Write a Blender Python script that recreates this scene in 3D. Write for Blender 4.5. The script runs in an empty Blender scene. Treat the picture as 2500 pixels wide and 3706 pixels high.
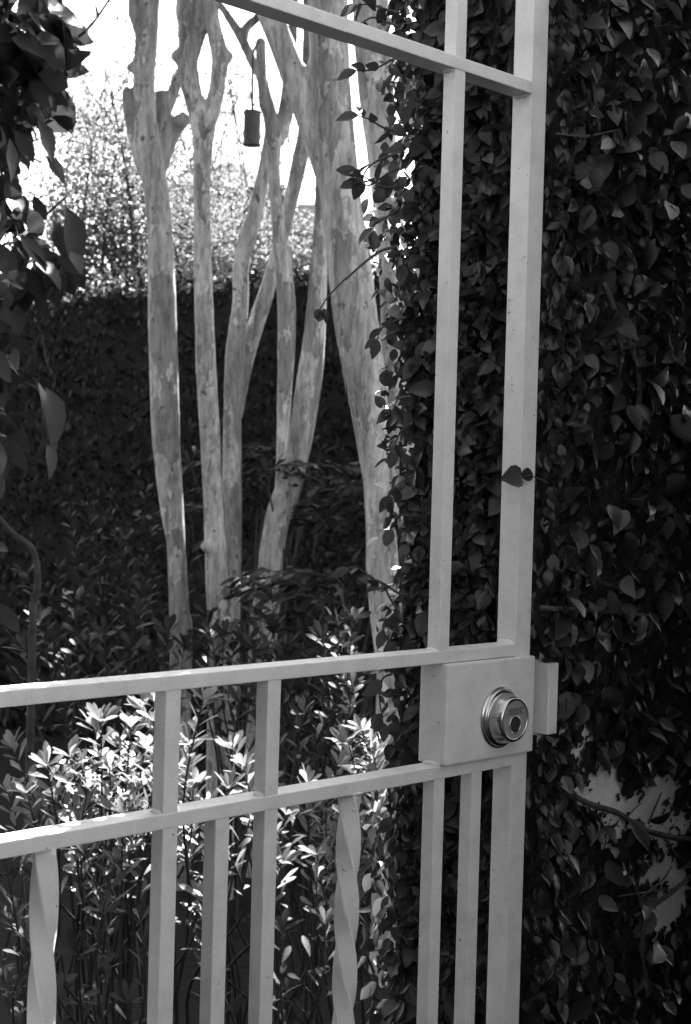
import bpy, bmesh, math, random
import numpy as np
from mathutils import Vector, Matrix, Quaternion, noise as mnoise

# ------------------------------------------------------------------ camera, world, sun, exposure
SC = bpy.context.scene
COL = SC.collection
F_PX, IMG_W, IMG_H = 5500.0, 2500.0, 3706.0          # focal length and picture size in photo pixels
PITCH, ROLL = -0.01896, 0.02728
EYE = Vector((0.0, 0.0, 1.35))
_r0 = Vector((1, 0, 0)); _u0 = Vector((0, -math.sin(PITCH), math.cos(PITCH)))
CF = Vector((0, math.cos(PITCH), math.sin(PITCH)))
CR = math.cos(ROLL) * _r0 + math.sin(ROLL) * _u0
CU = -math.sin(ROLL) * _r0 + math.cos(ROLL) * _u0

cam = bpy.data.cameras.new('camera'); cam_ob = bpy.data.objects.new('camera', cam); COL.objects.link(cam_ob)
cam_ob.matrix_world = Matrix(((CR.x, CU.x, -CF.x, EYE.x), (CR.y, CU.y, -CF.y, EYE.y), (CR.z, CU.z, -CF.z, EYE.z), (0, 0, 0, 1)))
cam.sensor_fit = 'VERTICAL'; cam.sensor_height = 36.0; cam.lens = F_PX / IMG_H * 36.0
cam.clip_start = 0.05; cam.clip_end = 2000
cam.dof.use_dof = True; cam.dof.focus_distance = 1.58; cam.dof.aperture_fstop = 18.0
SC.camera = cam_ob

SUN_AZ, SUN_EL = math.radians(24.0), math.radians(52.0)       # azimuth from +Y (the view direction) towards +X
SUN = Vector((math.sin(SUN_AZ) * math.cos(SUN_EL), math.cos(SUN_AZ) * math.cos(SUN_EL), math.sin(SUN_EL)))
world = bpy.data.worlds.new('World'); SC.world = world; world.use_nodes = True
wn = world.node_tree.nodes; wl = world.node_tree.links; wn.clear()
sky = wn.new('ShaderNodeTexSky'); sky.sky_type = 'NISHITA'; sky.sun_disc = False
sky.sun_elevation = SUN_EL; sky.sun_rotation = SUN_AZ; sky.air_density = 1.0; sky.dust_density = 2.0; sky.ozone_density = 1.0
bw = wn.new('ShaderNodeRGBToBW'); bg = wn.new('ShaderNodeBackground'); wo = wn.new('ShaderNodeOutputWorld')
bg.inputs['Strength'].default_value = 0.075
wl.new(sky.outputs[0], bw.inputs[0]); wl.new(bw.outputs[0], bg.inputs[0]); wl.new(bg.outputs[0], wo.inputs[0])
sl = bpy.data.lights.new('sun', 'SUN'); sl.energy = 5.0; sl.angle = math.radians(0.5); sl.color = (1, 1, 1)
so = bpy.data.objects.new('sun', sl); COL.objects.link(so)
so.rotation_mode = 'QUATERNION'; so.rotation_quaternion = SUN.to_track_quat('Z', 'Y'); so.location = SUN * 30
SC.view_settings.view_transform = 'Standard'; SC.view_settings.look = 'None'
SC.view_settings.exposure = 3.38; SC.view_settings.gamma = 1.0; SC.view_settings.use_curve_mapping = False

RNG = np.random.default_rng(7); random.seed(7)
D = 2500.0 / 1568.0                                     # pixel unit used below: a 1568-wide view of the photo

def at(x, y, depth):
    """point at a given distance in front of the camera, in the direction of a photo pixel"""
    return EYE + depth * (CF + (x * D - IMG_W / 2) / F_PX * CR - (y * D - IMG_H / 2) / F_PX * CU)

def project(P):
    v = P - np.array(EYE); z = v @ np.array(CF)
    z = np.where(z < 0.05, 0.05, z)
    return IMG_W / 2 + F_PX * (v @ np.array(CR)) / z, IMG_H / 2 - F_PX * (v @ np.array(CU)) / z, z

# ------------------------------------------------------------------ object helpers
def tag(o, label=None, cat=None, group=None, kind=None):
    if label: o['label'] = label
    if cat: o['category'] = cat
    if group: o['group'] = group
    if kind: o['kind'] = kind
    return o

def empty(name, loc=(0, 0, 0), rz=0.0):
    o = bpy.data.objects.new(name, None); COL.objects.link(o); o.empty_display_size = 0.1
    o.location = loc; o.rotation_euler = (0, 0, rz); return o

def link(name, me, mat, parent=None, smooth=True):
    o = bpy.data.objects.new(name, me); COL.objects.link(o)
    if mat and not me.materials: me.materials.append(mat)
    if parent: o.parent = parent
    if smooth and len(me.polygons): me.polygons.foreach_set('use_smooth', [True] * len(me.polygons))
    return o

def from_bm(name, bm, mat, parent=None, smooth=False):
    me = bpy.data.meshes.new(name); bm.to_mesh(me); bm.free()
    return link(name, me, mat, parent, smooth)

def np_mesh(name, V, Fq):
    """V (n,3); Fq list of face arrays with equal length each"""
    me = bpy.data.meshes.new(name)
    me.vertices.add(len(V)); me.vertices.foreach_set('co', np.asarray(V, np.float32).ravel())
    loops = np.concatenate([f.ravel() for f in Fq]).astype(np.int32)
    tot = np.concatenate([np.full(len(f), f.shape[1], np.int32) for f in Fq])
    me.loops.add(len(loops)); me.loops.foreach_set('vertex_index', loops)
    me.polygons.add(len(tot)); st = np.concatenate([[0], np.cumsum(tot)[:-1]]).astype(np.int32)
    me.polygons.foreach_set('loop_start', st)
    me.update(calc_edges=True); return me

def box_bm(bm, x0, x1, y0, y1, z0, z1, bev=0.0, seg=2):
    r = bmesh.ops.create_cube(bm, size=1.0, matrix=Matrix.Translation(((x0 + x1) / 2, (y0 + y1) / 2, (z0 + z1) / 2)) @ Matrix.Diagonal((x1 - x0, y1 - y0, z1 - z0, 1)))
    if bev:
        es = list({e for v in r['verts'] for e in v.link_edges})
        bmesh.ops.bevel(bm, geom=es, offset=bev, segments=seg, affect='EDGES', profile=0.6)

def box(name, parent, mat, x0, x1, y0, y1, z0, z1, bev=0.0012):
    bm = bmesh.new(); box_bm(bm, x0, x1, y0, y1, z0, z1, bev)
    return from_bm(name, bm, mat, parent, smooth=False)

def catmull(pts, rad, n=6):
    P = [Vector(p) for p in pts]; out = []; ro = []
    for i in range(len(P) - 1):
        p0 = P[max(i - 1, 0)]; p1 = P[i]; p2 = P[i + 1]; p3 = P[min(i + 2, len(P) - 1)]
        for k in range(n):
            t = k / n
            out.append(0.5 * ((2 * p1) + (p2 - p0) * t + (2 * p0 - 5 * p1 + 4 * p2 - p3) * t * t + (3 * p1 - p0 - 3 * p2 + p3) * t ** 3))
            ro.append(rad[i] * (1 - t) + rad[i + 1] * t)
    out.append(P[-1]); ro.append(rad[-1]); return out, ro

def tube_arrays(pts, rad, seg=10, wob=0.0, seed=0.0):
    P = [Vector(p) for p in pts]; n = len(P)
    T = [(P[min(i + 1, n - 1)] - P[max(i - 1, 0)]).normalized() for i in range(n)]
    a = T[0].orthogonal().normalized(); V = []
    for i in range(n):
        a = (a - T[i] * a.dot(T[i])); a = a.normalized() if a.length > 1e-6 else T[i].orthogonal().normalized()
        b = T[i].cross(a)
        for k in range(seg):
            ph = 2 * math.pi * k / seg; d = math.cos(ph) * a + math.sin(ph) * b; r = rad[i]
            if wob: r *= 1 + wob * mnoise.noise((d * 1.3 + Vector((seed, 0, P[i].z * 3.0)))) + 0.5 * wob * mnoise.noise((d * 2.0 + Vector((seed, 5, P[i].z * 9.0))))
            V.append(P[i] + d * r)
    q = [[i * seg + k, i * seg + (k + 1) % seg, (i + 1) * seg + (k + 1) % seg, (i + 1) * seg + k] for i in range(n - 1) for k in range(seg)]
    c0 = len(V); V.append(P[0]); V.append(P[-1])
    t = [[c0, (k + 1) % seg, k] for k in range(seg)] + [[c0 + 1, (n - 1) * seg + k, (n - 1) * seg + (k + 1) % seg] for k in range(seg)]
    return np.array([tuple(v) for v in V]), np.array(q), np.array(t)

def merge_tubes(name, tubes):
    Vs, Qs, Ts, off = [], [], [], 0
    for V, q, t in tubes:
        Vs.append(V); Qs.append(q + off); Ts.append(t + off); off += len(V)
    return np_mesh(name, np.concatenate(Vs), [np.concatenate(Qs), np.concatenate(Ts)])

# ------------------------------------------------------------------ materials (black-and-white film: neutral greys)
def mat_new(name):
    m = bpy.data.materials.new(name); m.use_nodes = True; nt = m.node_tree
    return m, nt, nt.nodes, nt.links, nt.nodes['Principled BSDF']

def grey(v): return (v, v, v, 1)

def ramp(nodes, links, src, stops):
    r = nodes.new('ShaderNodeValToRGB'); e = r.color_ramp.elements
    while len(e) < len(stops): e.new(0.5)
    for k, (p, v) in enumerate(stops): e[k].position = p; e[k].color = grey(v)
    links.new(src, r.inputs[0]); return r.outputs[0]

def noise(nodes, links, scale, detail=4, rough=0.55, stretch=None, coord='Object'):
    tc = nodes.new('ShaderNodeTexCoord'); nz = nodes.new('ShaderNodeTexNoise')
    nz.inputs['Scale'].default_value = scale; nz.inputs['Detail'].default_value = detail; nz.inputs['Roughness'].default_value = rough
    if stretch:
        mp = nodes.new('ShaderNodeMapping'); mp.inputs['Scale'].default_value = stretch
        links.new(tc.outputs[coord], mp.inputs[0]); links.new(mp.outputs[0], nz.inputs['Vector'])
    else: links.new(tc.outputs[coord], nz.inputs['Vector'])
    return nz.outputs[0]

def mixrgb(nodes, links, a, b, fac, mode='MIX'):
    m = nodes.new('ShaderNodeMix'); m.data_type = 'RGBA'; m.blend_type = mode
    for s, v in ((6, a), (7, b), (0, fac)):
        if hasattr(v, 'links') or isinstance(v, bpy.types.NodeSocket): links.new(v, m.inputs[s])
        elif s == 0: m.inputs[0].default_value = v
        else: m.inputs[s].default_value = grey(v)
    return m.outputs[2]

def bump(nodes, links, bsdf, h, strength, dist):
    b = nodes.new('ShaderNodeBump'); b.inputs['Strength'].default_value = strength; b.inputs['Distance'].default_value = dist
    links.new(h, b.inputs['Height']); links.new(b.outputs[0], bsdf.inputs['Normal']); return b

def leaf_mat(name, lo, hi, trans=0.35, rough=0.42, tcol=None, spec=0.4):
    m, nt, N, L, P = mat_new(name)
    g = N.new('ShaderNodeNewGeometry'); oi = N.new('ShaderNodeObjectInfo'); ad = N.new('ShaderNodeMath'); ad.operation = 'ADD'
    fr = N.new('ShaderNodeMath'); fr.operation = 'FRACT'
    L.new(g.outputs['Random Per Island'], ad.inputs[0]); L.new(oi.outputs['Random'], ad.inputs[1]); L.new(ad.outputs[0], fr.inputs[0])
    c = ramp(N, L, fr.outputs[0], [(0.0, lo), (0.55, lo + 0.3 * (hi - lo)), (0.94, hi), (1.0, hi * 2.2)])
    nz = noise(N, L, 120, 3, 0.6, coord='Generated' if False else 'Object')
    c2 = mixrgb(N, L, c, ramp(N, L, nz, [(0.3, 0.55), (0.7, 1.0)]), 0.6, 'MULTIPLY')
    L.new(c2, P.inputs['Base Color']); P.inputs['Roughness'].default_value = rough
    P.inputs['Specular IOR Level'].default_value = spec
    bump(N, L, P, nz, 0.25, 0.0015)
    tr = N.new('ShaderNodeBsdfTranslucent'); mx = N.new('ShaderNodeMixShader'); mx.inputs[0].default_value = trans
    tc = mixrgb(N, L, c2, tcol if tcol else hi * 1.6, 0.6); L.new(tc, tr.inputs[0])
    out = [n for n in N if n.type == 'OUTPUT_MATERIAL'][0]
    L.new(P.outputs[0], mx.inputs[1]); L.new(tr.outputs[0], mx.inputs[2]); L.new(mx.outputs[0], out.inputs[0])
    return m

def make_paint():
    m, nt, N, L, P = mat_new('gate_paint')
    a = noise(N, L, 35, 5, 0.6); chips = noise(N, L, 160, 2, 0.5)
    base = mixrgb(N, L, ramp(N, L, a, [(0.25, 0.50), (0.5, 0.60), (0.8, 0.66)]), ramp(N, L, noise(N, L, 700, 3, 0.7), [(0.3, 0.78), (0.7, 1.0)]), 0.6, 'MULTIPLY')
    chip = ramp(N, L, chips, [(0.72, 0.0), (0.75, 1.0)])
    L.new(mixrgb(N, L, base, 0.16, chip), P.inputs['Base Color'])
    P.inputs['Roughness'].default_value = 0.42; P.inputs['Specular IOR Level'].default_value = 0.35
    h1 = noise(N, L, 420, 5, 0.65, stretch=(1, 1, 0.5)); h2 = noise(N, L, 60, 3, 0.5, stretch=(1, 1, 0.3)); bump(N, L, P, mixrgb(N, L, h1, h2, 0.4), 0.55, 0.0016)
    return m

def make_bark():
    m, nt, N, L, P = mat_new('smooth_bark')
    n1 = noise(N, L, 11, 6, 0.65, stretch=(1.6, 1.6, 0.22)); n2 = noise(N, L, 4.5, 6, 0.62, stretch=(1.5, 1.5, 0.55)); n3 = noise(N, L, 75, 5, 0.7, stretch=(1, 1, 0.22)); n4 = noise(N, L, 9, 5, 0.65, stretch=(1.4, 1.4, 0.8))
    a = ramp(N, L, n1, [(0.36, 0.18), (0.46, 0.27), (0.54, 0.33), (0.64, 0.42)])
    pl = ramp(N, L, n2, [(0.515, 0.0), (0.527, 1.0)])                       # patches of older bark with sharp edges
    rim = ramp(N, L, n2, [(0.495, 0.0), (0.513, 1.0), (0.516, 0.0)])        # pale freshly peeled edge
    b = mixrgb(N, L, a, mixrgb(N, L, a, 0.66, 1.0, 'MULTIPLY'), pl)
    b = mixrgb(N, L, b, 0.52, mixrgb(N, L, rim, 0.55, 1.0, 'MULTIPLY'))
    c = mixrgb(N, L, b, ramp(N, L, n3, [(0.38, 0.42), (0.58, 1.0)]), 0.8, 'MULTIPLY')
    fl = ramp(N, L, n4, [(0.63, 0.0), (0.645, 1.0)]); c = mixrgb(N, L, c, 0.5, mixrgb(N, L, fl, 0.6, 1.0, 'MULTIPLY'))
    sp = ramp(N, L, noise(N, L, 34, 3, 0.55, stretch=(1, 1, 0.7)), [(0.66, 0.0), (0.69, 1.0)])
    L.new(mixrgb(N, L, c, 0.08, sp), P.inputs['Base Color'])
    P.inputs['Roughness'].default_value = 0.75; P.inputs['Specular IOR Level'].default_value = 0.25
    hh = mixrgb(N, L, pl, n3, 0.5); bump(N, L, P, hh, 0.7, 0.008)
    return m

def make_noise_mat(name, lo, hi, scale, rough=0.9, bs=0.4, bd=0.01, stretch=None):
    m, nt, N, L, P = mat_new(name)
    n1 = noise(N, L, scale, 6, 0.6, stretch); n2 = noise(N, L, scale * 9, 4, 0.6, stretch)
    c = mixrgb(N, L, ramp(N, L, n1, [(0.3, lo), (0.7, hi)]), ramp(N, L, n2, [(0.3, 0.7), (0.7, 1.0)]), 0.6, 'MULTIPLY')
    L.new(c, P.inputs['Base Color']); P.inputs['Roughness'].default_value = rough; P.inputs['Specular IOR Level'].default_value = 0.2
    bump(N, L, P, n2, bs, bd); return m

def make_metal(name, v, rough, metal=1.0):
    m, nt, N, L, P = mat_new(name)
    n1 = noise(N, L, 45, 2, 0.5)
    L.new(ramp(N, L, n1, [(0.3, v * 0.92), (0.7, v)]), P.inputs['Base Color'])
    P.inputs['Metallic'].default_value = metal; L.new(ramp(N, L, n1, [(0.2, rough * 0.92), (0.8, rough * 1.1)]), P.inputs['Roughness'])
    return m

M_PAINT = make_paint(); M_BARK = make_bark()
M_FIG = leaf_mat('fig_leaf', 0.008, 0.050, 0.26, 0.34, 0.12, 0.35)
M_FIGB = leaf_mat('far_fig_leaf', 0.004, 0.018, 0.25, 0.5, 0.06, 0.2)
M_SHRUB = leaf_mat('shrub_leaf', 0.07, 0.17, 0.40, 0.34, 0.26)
M_BROAD = leaf_mat('broad_leaf', 0.006, 0.030, 0.25, 0.40, 0.08, 0.22)
M_BLOCKER = leaf_mat('blocker_leaf', 0.012, 0.035, 0.04, 0.5, 0.03, 0.2)  # leaf for the added light-blocking hedge and bushes
M_CROWN = leaf_mat('crown_leaf', 0.05, 0.10, 0.35, 0.5, 0.16)
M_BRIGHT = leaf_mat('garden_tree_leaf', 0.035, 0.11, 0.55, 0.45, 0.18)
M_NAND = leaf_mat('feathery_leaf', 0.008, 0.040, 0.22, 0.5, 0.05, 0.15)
M_STEM = make_noise_mat('vine_stem', 0.025, 0.08, 60, 0.85, 0.5, 0.002)
M_TWIG = make_noise_mat('twig_bark', 0.02, 0.05, 40, 0.85, 0.4, 0.002)
M_GSTEM = make_noise_mat('green_stem', 0.008, 0.02, 60, 0.6, 0.3, 0.001)
M_OLDWALL = make_noise_mat('old_brick', 0.010, 0.025, 9, 0.92, 0.35, 0.003)
M_PLASTER = make_noise_mat('wall_plaster', 0.55, 0.78, 14, 0.92, 0.35, 0.003)
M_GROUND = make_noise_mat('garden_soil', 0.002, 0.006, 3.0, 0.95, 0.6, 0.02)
M_ROOF = make_noise_mat('roof_shingle', 0.010, 0.016, 2.0, 0.85, 0.3, 0.01)
M_HOUSE = make_noise_mat('house_stucco', 0.30, 0.36, 2.0, 0.9, 0.2, 0.005)
M_GLASS = make_metal('window_glass', 0.06, 0.08, 0.0)
M_STEEL = make_metal('brushed_steel', 0.42, 0.24)
M_STEELD = make_metal('lock_face_steel', 0.34, 0.45, 0.45)
M_DARK = make_metal('dark_keyway', 0.015, 0.6, 0.0)
M_FEED = make_noise_mat('feeder_mesh', 0.05, 0.10, 80, 0.6, 0.5, 0.002)

# ------------------------------------------------------------------ leaves
def leaf_template(profile, curl=0.15, fold=0.25, twist=0.0, wave=0.0):
    """profile: list of (u along the leaf, half width); unit length leaf along +Y, normal +Z"""
    V, Q, T = [], [], []
    rows = []
    for i, (u, w) in enumerate(profile):
        z = -curl * u * u; a = twist * u
        if w <= 1e-4: rows.append([len(V)]); V.append((0, u, z)); continue
        idx = []
        for s in (-1, 0, 1):
            zz = z + (fold * w if s else 0.0) + (wave * math.sin(u * 9 + s) * w if s else 0)
            x = s * w; V.append((x * math.cos(a) - 0, u, zz + x * math.sin(a))); idx.append(len(V) - 1)
        rows.append(idx)
    for a, b in zip(rows, rows[1:]):
        if len(a) == 1 and len(b) == 3: T += [[a[0], b[1], b[0]], [a[0], b[2], b[1]]]
        elif len(a) == 3 and len(b) == 1: T += [[a[0], a[1], b[0]], [a[1], a[2], b[0]]]
        elif len(a) == 3: Q += [[a[0], a[1], b[1], b[0]], [a[1], a[2], b[2], b[1]]]
    return np.array(V, float), np.array(Q, int).reshape(-1, 4), np.array(T, int).reshape(-1, 3)

OVATE = [(0, 0.012), (0.12, 0.15), (0.3, 0.25), (0.5, 0.26), (0.72, 0.18), (0.9, 0.07), (1, 0)]
ROUNDED = [(0, 0.012), (0.12, 0.18), (0.3, 0.30), (0.52, 0.32), (0.76, 0.22), (0.92, 0.09), (1, 0)]
LANCE = [(0, 0.012), (0.25, 0.06), (0.5, 0.12), (0.72, 0.145), (0.9, 0.09), (1, 0)]
BROAD = [(0, 0.010), (0.15, 0.12), (0.35, 0.22), (0.55, 0.245), (0.78, 0.17), (0.93, 0.07), (1, 0)]
TINY = [(0, 0.02), (0.45, 0.24), (1, 0)]
SLIM = [(0, 0.01), (0.4, 0.13), (1, 0)]

FIG_T = [leaf_template(OVATE, 0.22, 0.40), leaf_template(ROUNDED, 0.32, 0.25, 0.2), leaf_template(OVATE, -0.10, 0.5, 0.5, 0.1), leaf_template(ROUNDED, 0.10, 0.40, -0.4, 0.12)]
SHRUB_T = [leaf_template(LANCE, 0.10, 0.25), leaf_template(LANCE, 0.25, 0.15, 0.3), leaf_template(LANCE, -0.06, 0.3, -0.2)]
BROAD_T = [leaf_template(BROAD, 0.30, 0.25, 0.2, 0.10), leaf_template(BROAD, 0.55, 0.30, -0.3, 0.12), leaf_template(BROAD, 0.12, 0.18, 0.5, 0.08)]
TINY_T = [leaf_template(TINY, 0.1, 0.2), leaf_template(TINY, 0.3, 0.1)]
SLIM_T = [leaf_template(SLIM, 0.2, 0.2), leaf_template(SLIM, 0.0, 0.3)]

def frames(Y, Nn):
    """rotation matrices (k,3,3) with leaf axis Y and approximate normal Nn"""
    Y = Y / np.linalg.norm(Y, axis=1, keepdims=True)
    X = np.cross(Y, Nn); ln = np.linalg.norm(X, axis=1, keepdims=True)
    bad = ln[:, 0] < 1e-4; X[bad] = np.cross(Y[bad], np.array([0.3, 0.8, 0.5])); X /= np.linalg.norm(X, axis=1, keepdims=True)
    Z = np.cross(X, Y); return np.stack([X, Y, Z], axis=2)

def joined(name, templates, pos, R, size, which):
    Vs, Qs, Ts, off = [], [], [], 0
    for k, (tv, tq, tt) in enumerate(templates):
        s = which == k
        if not s.any(): continue
        A = np.einsum('nij,vj->nvi', R[s], tv) * size[s][:, None, None] + pos[s][:, None, :]
        n = s.sum(); o = (np.arange(n) * len(tv))[:, None, None] + off
        Vs.append(A.reshape(-1, 3))
        if len(tq): Qs.append((tq[None] + o).reshape(-1, 4))
        if len(tt): Ts.append((tt[None] + o).reshape(-1, 3))
        off += n * len(tv)
    return np_mesh(name, np.concatenate(Vs), [np.concatenate(a) for a in (Qs, Ts) if a])

_tmpl_mesh = {}
def foliage(parent, mat, templates, pos, axis, normal, size, singles=300, min_px=10.0, name='leaf', mass='leaf_mass'):
    """the leaves that show largest become single objects, the rest one joined part (all in world space)"""
    pos = np.asarray(pos, float); axis = np.asarray(axis, float); normal = np.asarray(normal, float); size = np.asarray(size, float)
    R = frames(axis, normal); which = RNG.integers(0, len(templates), len(pos))
    ctr = pos + R[:, :, 1] * size[:, None] * 0.5
    x, y, z = project(ctr); px = size / z * F_PX
    view = ctr - np.array(EYE); view /= np.linalg.norm(view, axis=1, keepdims=True)
    face = 0.3 + 0.7 * np.abs((R[:, :, 2] * view).sum(1))
    ok = (x > 5) & (x < IMG_W - 5) & (y > 5) & (y < IMG_H - 5) & (px > min_px) & (z > 0.1)
    score = np.where(ok, px * face, 0)
    if singles:
        order = np.argsort(-score)[:singles]; order = order[score[order] > 0]
    else: order = np.array([], int)
    pm = parent.matrix_world if parent else Matrix()
    inv = Matrix.LocRotScale(parent.location, parent.rotation_euler, parent.scale).inverted() if parent else Matrix()
    sel = np.zeros(len(pos), bool); sel[order] = True
    for i in order:
        k = int(which[i]); key = (id(templates), k, mat.name)
        if key not in _tmpl_mesh:
            tv, tq, tt = templates[k]; me = np_mesh(name, tv, [a for a in (tq, tt) if len(a)]); me.materials.append(mat)
            me.polygons.foreach_set('use_smooth', [True] * len(me.polygons)); _tmpl_mesh[key] = me
        o = bpy.data.objects.new(name, _tmpl_mesh[key]); COL.objects.link(o)
        m3 = Matrix([list(r) for r in (R[i] * size[i])]).to_4x4(); m3.translation = Vector(pos[i])
        o.parent = parent; o.matrix_local = inv @ m3
    rest = ~sel
    if rest.any():
        me = joined(mass, templates, pos[rest], R[rest], size[rest], which[rest])
        o = link(mass, me, mat, parent); o.matrix_local = inv; tag(o, kind='stuff')

def unit(n):
    v = RNG.normal(size=(n, 3)); return v / np.linalg.norm(v, axis=1, keepdims=True)

def place(o, parent):
    """parent a world-space mesh under an Empty and keep it where it is"""
    o.parent = parent
    o.matrix_local = Matrix.LocRotScale(parent.location, parent.rotation_euler, parent.scale).inverted(); return o

# ------------------------------------------------------------------ ground
bm = bmesh.new(); bmesh.ops.create_grid(bm, x_segments=60, y_segments=60, size=150)
for v in bm.verts:
    v.co.z = 0.03 * mnoise.noise(v.co * 0.2)
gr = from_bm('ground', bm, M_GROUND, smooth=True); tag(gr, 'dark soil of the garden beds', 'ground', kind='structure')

# ------------------------------------------------------------------ gate frame of reference
TH = 0.7968
GO = Vector((0.0933, 1.5, 0.0)); GX = Vector((math.cos(TH), math.sin(TH), 0)); GN = Vector((-math.sin(TH), math.cos(TH), 0))
def G(t, d, z): return GO + GX * t + GN * d + Vector((0, 0, z))
E0 = EYE.z
Z_R2T, Z_R2B, Z_R1T, Z_R1B, Z_R0T, Z_R0B = (E0 + h for h in (-0.2791, -0.2919, -0.1638, -0.1765, 0.4236, 0.4108))
Z_BOT, Z_TOP, T_HINGE = 0.12, E0 + 0.86, -0.7
DEP = 0.0256

# ------------------------------------------------------------------ garden walls (plaster) on both sides of the gate
T_J, WALL_D0, WALL_D1, WALL_H = 0.170, 0.004, 0.172, 2.75
def rough_wall(name, parent, t0, t1, d0, d1, h):
    bm = bmesh.new(); box_bm(bm, t0, t1, d0, d1, 0, h, 0.012, 3)
    return from_bm(name, bm, M_PLASTER, parent)
wall_r = empty('garden_wall', GO, TH); tag(wall_r, 'tall plastered garden wall overgrown by small-leaved vine beside the gate latch', 'wall', 'plastered garden walls')
rough_wall('wall_body', wall_r, T_J, 5.2, WALL_D0, WALL_D1, WALL_H)
box('coping', wall_r, M_PLASTER, T_J - 0.02, 5.22, WALL_D0 - 0.02, WALL_D1 + 0.02, WALL_H + 0.001, WALL_H + 0.06, 0.006)
wall_l = empty('garden_wall', GO, TH); tag(wall_l, 'plastered garden wall on the hinge side of the gate', 'wall', 'plastered garden walls')
rough_wall('wall_body', wall_l, -4.0, T_HINGE - 0.04, WALL_D0, WALL_D1, 2.2)

# latch post: painted strip let into the wall edge, mostly buried in leaves
lp = box('latch_post', None, M_PAINT, 0.1695, 0.186, -0.0125, 0.022, E0 - 0.262, E0 - 0.186, 0.001)
lp.location = GO; lp.rotation_euler = (0, 0, TH)
tag(lp, 'pale strike plate on the wall edge facing the deadbolt, half hidden by leaves', 'strike plate')

# ------------------------------------------------------------------ gate
gate = empty('iron_gate', GO, TH)
tag(gate, 'pale painted iron garden gate with twisted bars and a deadbolt box', 'gate')
B = 0.0159
def bar(name, t1, z0, z1, w=B, dep=None, label=None, tilt=0.0):
    bm = bmesh.new(); box_bm(bm, t1 - w, t1, 0.0006, (dep or w), z0, z1, 0.0011)
    if tilt:
        for v in bm.verts: v.co.x += tilt * (v.co.z - z1)
    o = from_bm(name, bm, M_PAINT, gate)
    if label: o['label'] = label
    return o
SW = 0.0256
bar('stile', 0.1522, Z_BOT, Z_TOP, SW, SW)
bar('stile', T_HINGE + SW, Z_BOT, Z_TOP, SW, SW)
for z0, z1 in ((Z_R2B, Z_R2T), (Z_R1B, Z_R1T), (Z_R0B, Z_R0T), (Z_TOP - 0.0128, Z_TOP), (Z_BOT + 0.05, Z_BOT + 0.0628)):
    box('rail', gate, M_PAINT, T_HINGE + SW - 0.001, 0.1522 - SW + 0.001, 0.0, DEP - 0.0006, z0, z1, 0.0011)
bar('bar', 0.0199, Z_R1T - 0.001, Z_R0B + 0.001); bar('bar', 0.0199, Z_R0T - 0.001, Z_TOP - 0.0118)
bar('bar', -0.551, Z_R1T - 0.001, Z_R0B + 0.001); bar('bar', -0.551, Z_R0T - 0.001, Z_TOP - 0.0118)
for t in (-0.323, -0.208): bar('bar', t, Z_R2T - 0.001, Z_R1B + 0.001, tilt=0.004)
for t in (0.0191, 0.0775, -0.323, -0.208, -0.2652, -0.551, -0.609): bar('bar', t, Z_BOT + 0.062, Z_R2B + 0.001)

def twisted(tc, z0, z1, period, phase):
    """square bar twisted about its own axis; period = height of a quarter turn"""
    bm = bmesh.new(); h = B * 0.54; n = int((z1 - z0) / 0.006); rings = []
    prof = [(-1, -.86), (-.86, -1), (.86, -1), (1, -.86), (1, .86), (.86, 1), (-.86, 1), (-1, .86)]
    for i in range(n + 1):
        z = z1 + (z0 - z1) * i / n; a = phase + (z1 - z) / period * math.pi / 2
        c, s = math.cos(a), math.sin(a)
        rings.append([bm.verts.new((tc + h * (x * c - y * s), 0.0105 + h * (x * s + y * c), z)) for x, y in prof])
    for r0, r1 in zip(rings, rings[1:]):
        for k in range(8): bm.faces.new((r0[k], r0[(k + 1) % 8], r1[(k + 1) % 8], r1[k]))
    for r0, r1 in zip(rings, rings[1:]):
        for k in range(8): bm.edges.get((r0[k], r1[k])).smooth = False
    bm.faces.new(rings[0][::-1]); bm.faces.new(rings[-1]); bmesh.ops.recalc_face_normals(bm, faces=bm.faces)
    return from_bm('twisted_bar', bm, M_PAINT, gate, smooth=True)
twisted(-0.1065, Z_BOT + 0.062, Z_R2B + 0.001, 0.0625, 0.25)
twisted(-0.4485, Z_BOT + 0.062, Z_R2B + 0.001, 0.080, 0.85)

def weld(t, d, z, s, sq=0.5, up=1):
    bm = bmesh.new(); bmesh.ops.create_icosphere(bm, subdivisions=3, radius=1.0)
    for v in bm.verts:
        k = 1 + 0.25 * mnoise.noise(v.co * 1.7 + Vector((t * 90, z * 50, 0)))
        v.co = Vector((t + v.co.x * s[0] * k, d + v.co.y * s[1] * k, z + v.co.z * s[2] * k))
    return from_bm('weld_bead', bm, M_PAINT, gate, smooth=True)
for t1, z in ((0.0199, Z_R1T), (-0.323, Z_R2T), (-0.208, Z_R2T)):
    weld(t1 - B - 0.0005, 0.010, z, (0.0035, 0.007, 0.003)); weld(t1 - B / 2, B + 0.001, z, (0.007, 0.0025, 0.0025))
weld(0.1522 - SW - 0.001, 0.013, Z_R1T, (0.0022, 0.011, 0.004)); weld(0.1522 - SW - 0.0005, 0.013, Z_R0B, (0.004, 0.011, 0.0035))
weld(0.1522 - SW - 0.0005, 0.013, Z_R0T, (0.003, 0.010, 0.003)); weld(0.0199 - B, 0.010, Z_R0B, (0.003, 0.007, 0.003)); weld(0.0199 + 0.0005, 0.009, Z_R0T, (0.002, 0.006, 0.002))
weld(-0.208 + 0.0005, 0.009, Z_R2T, (0.0022, 0.007, 0.002)); weld(-0.1065, 0.002, Z_R2B, (0.009, 0.003, 0.0022)); weld(0.0105, 0.012, Z_R2T, (0.003, 0.012, 0.004))

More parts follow.
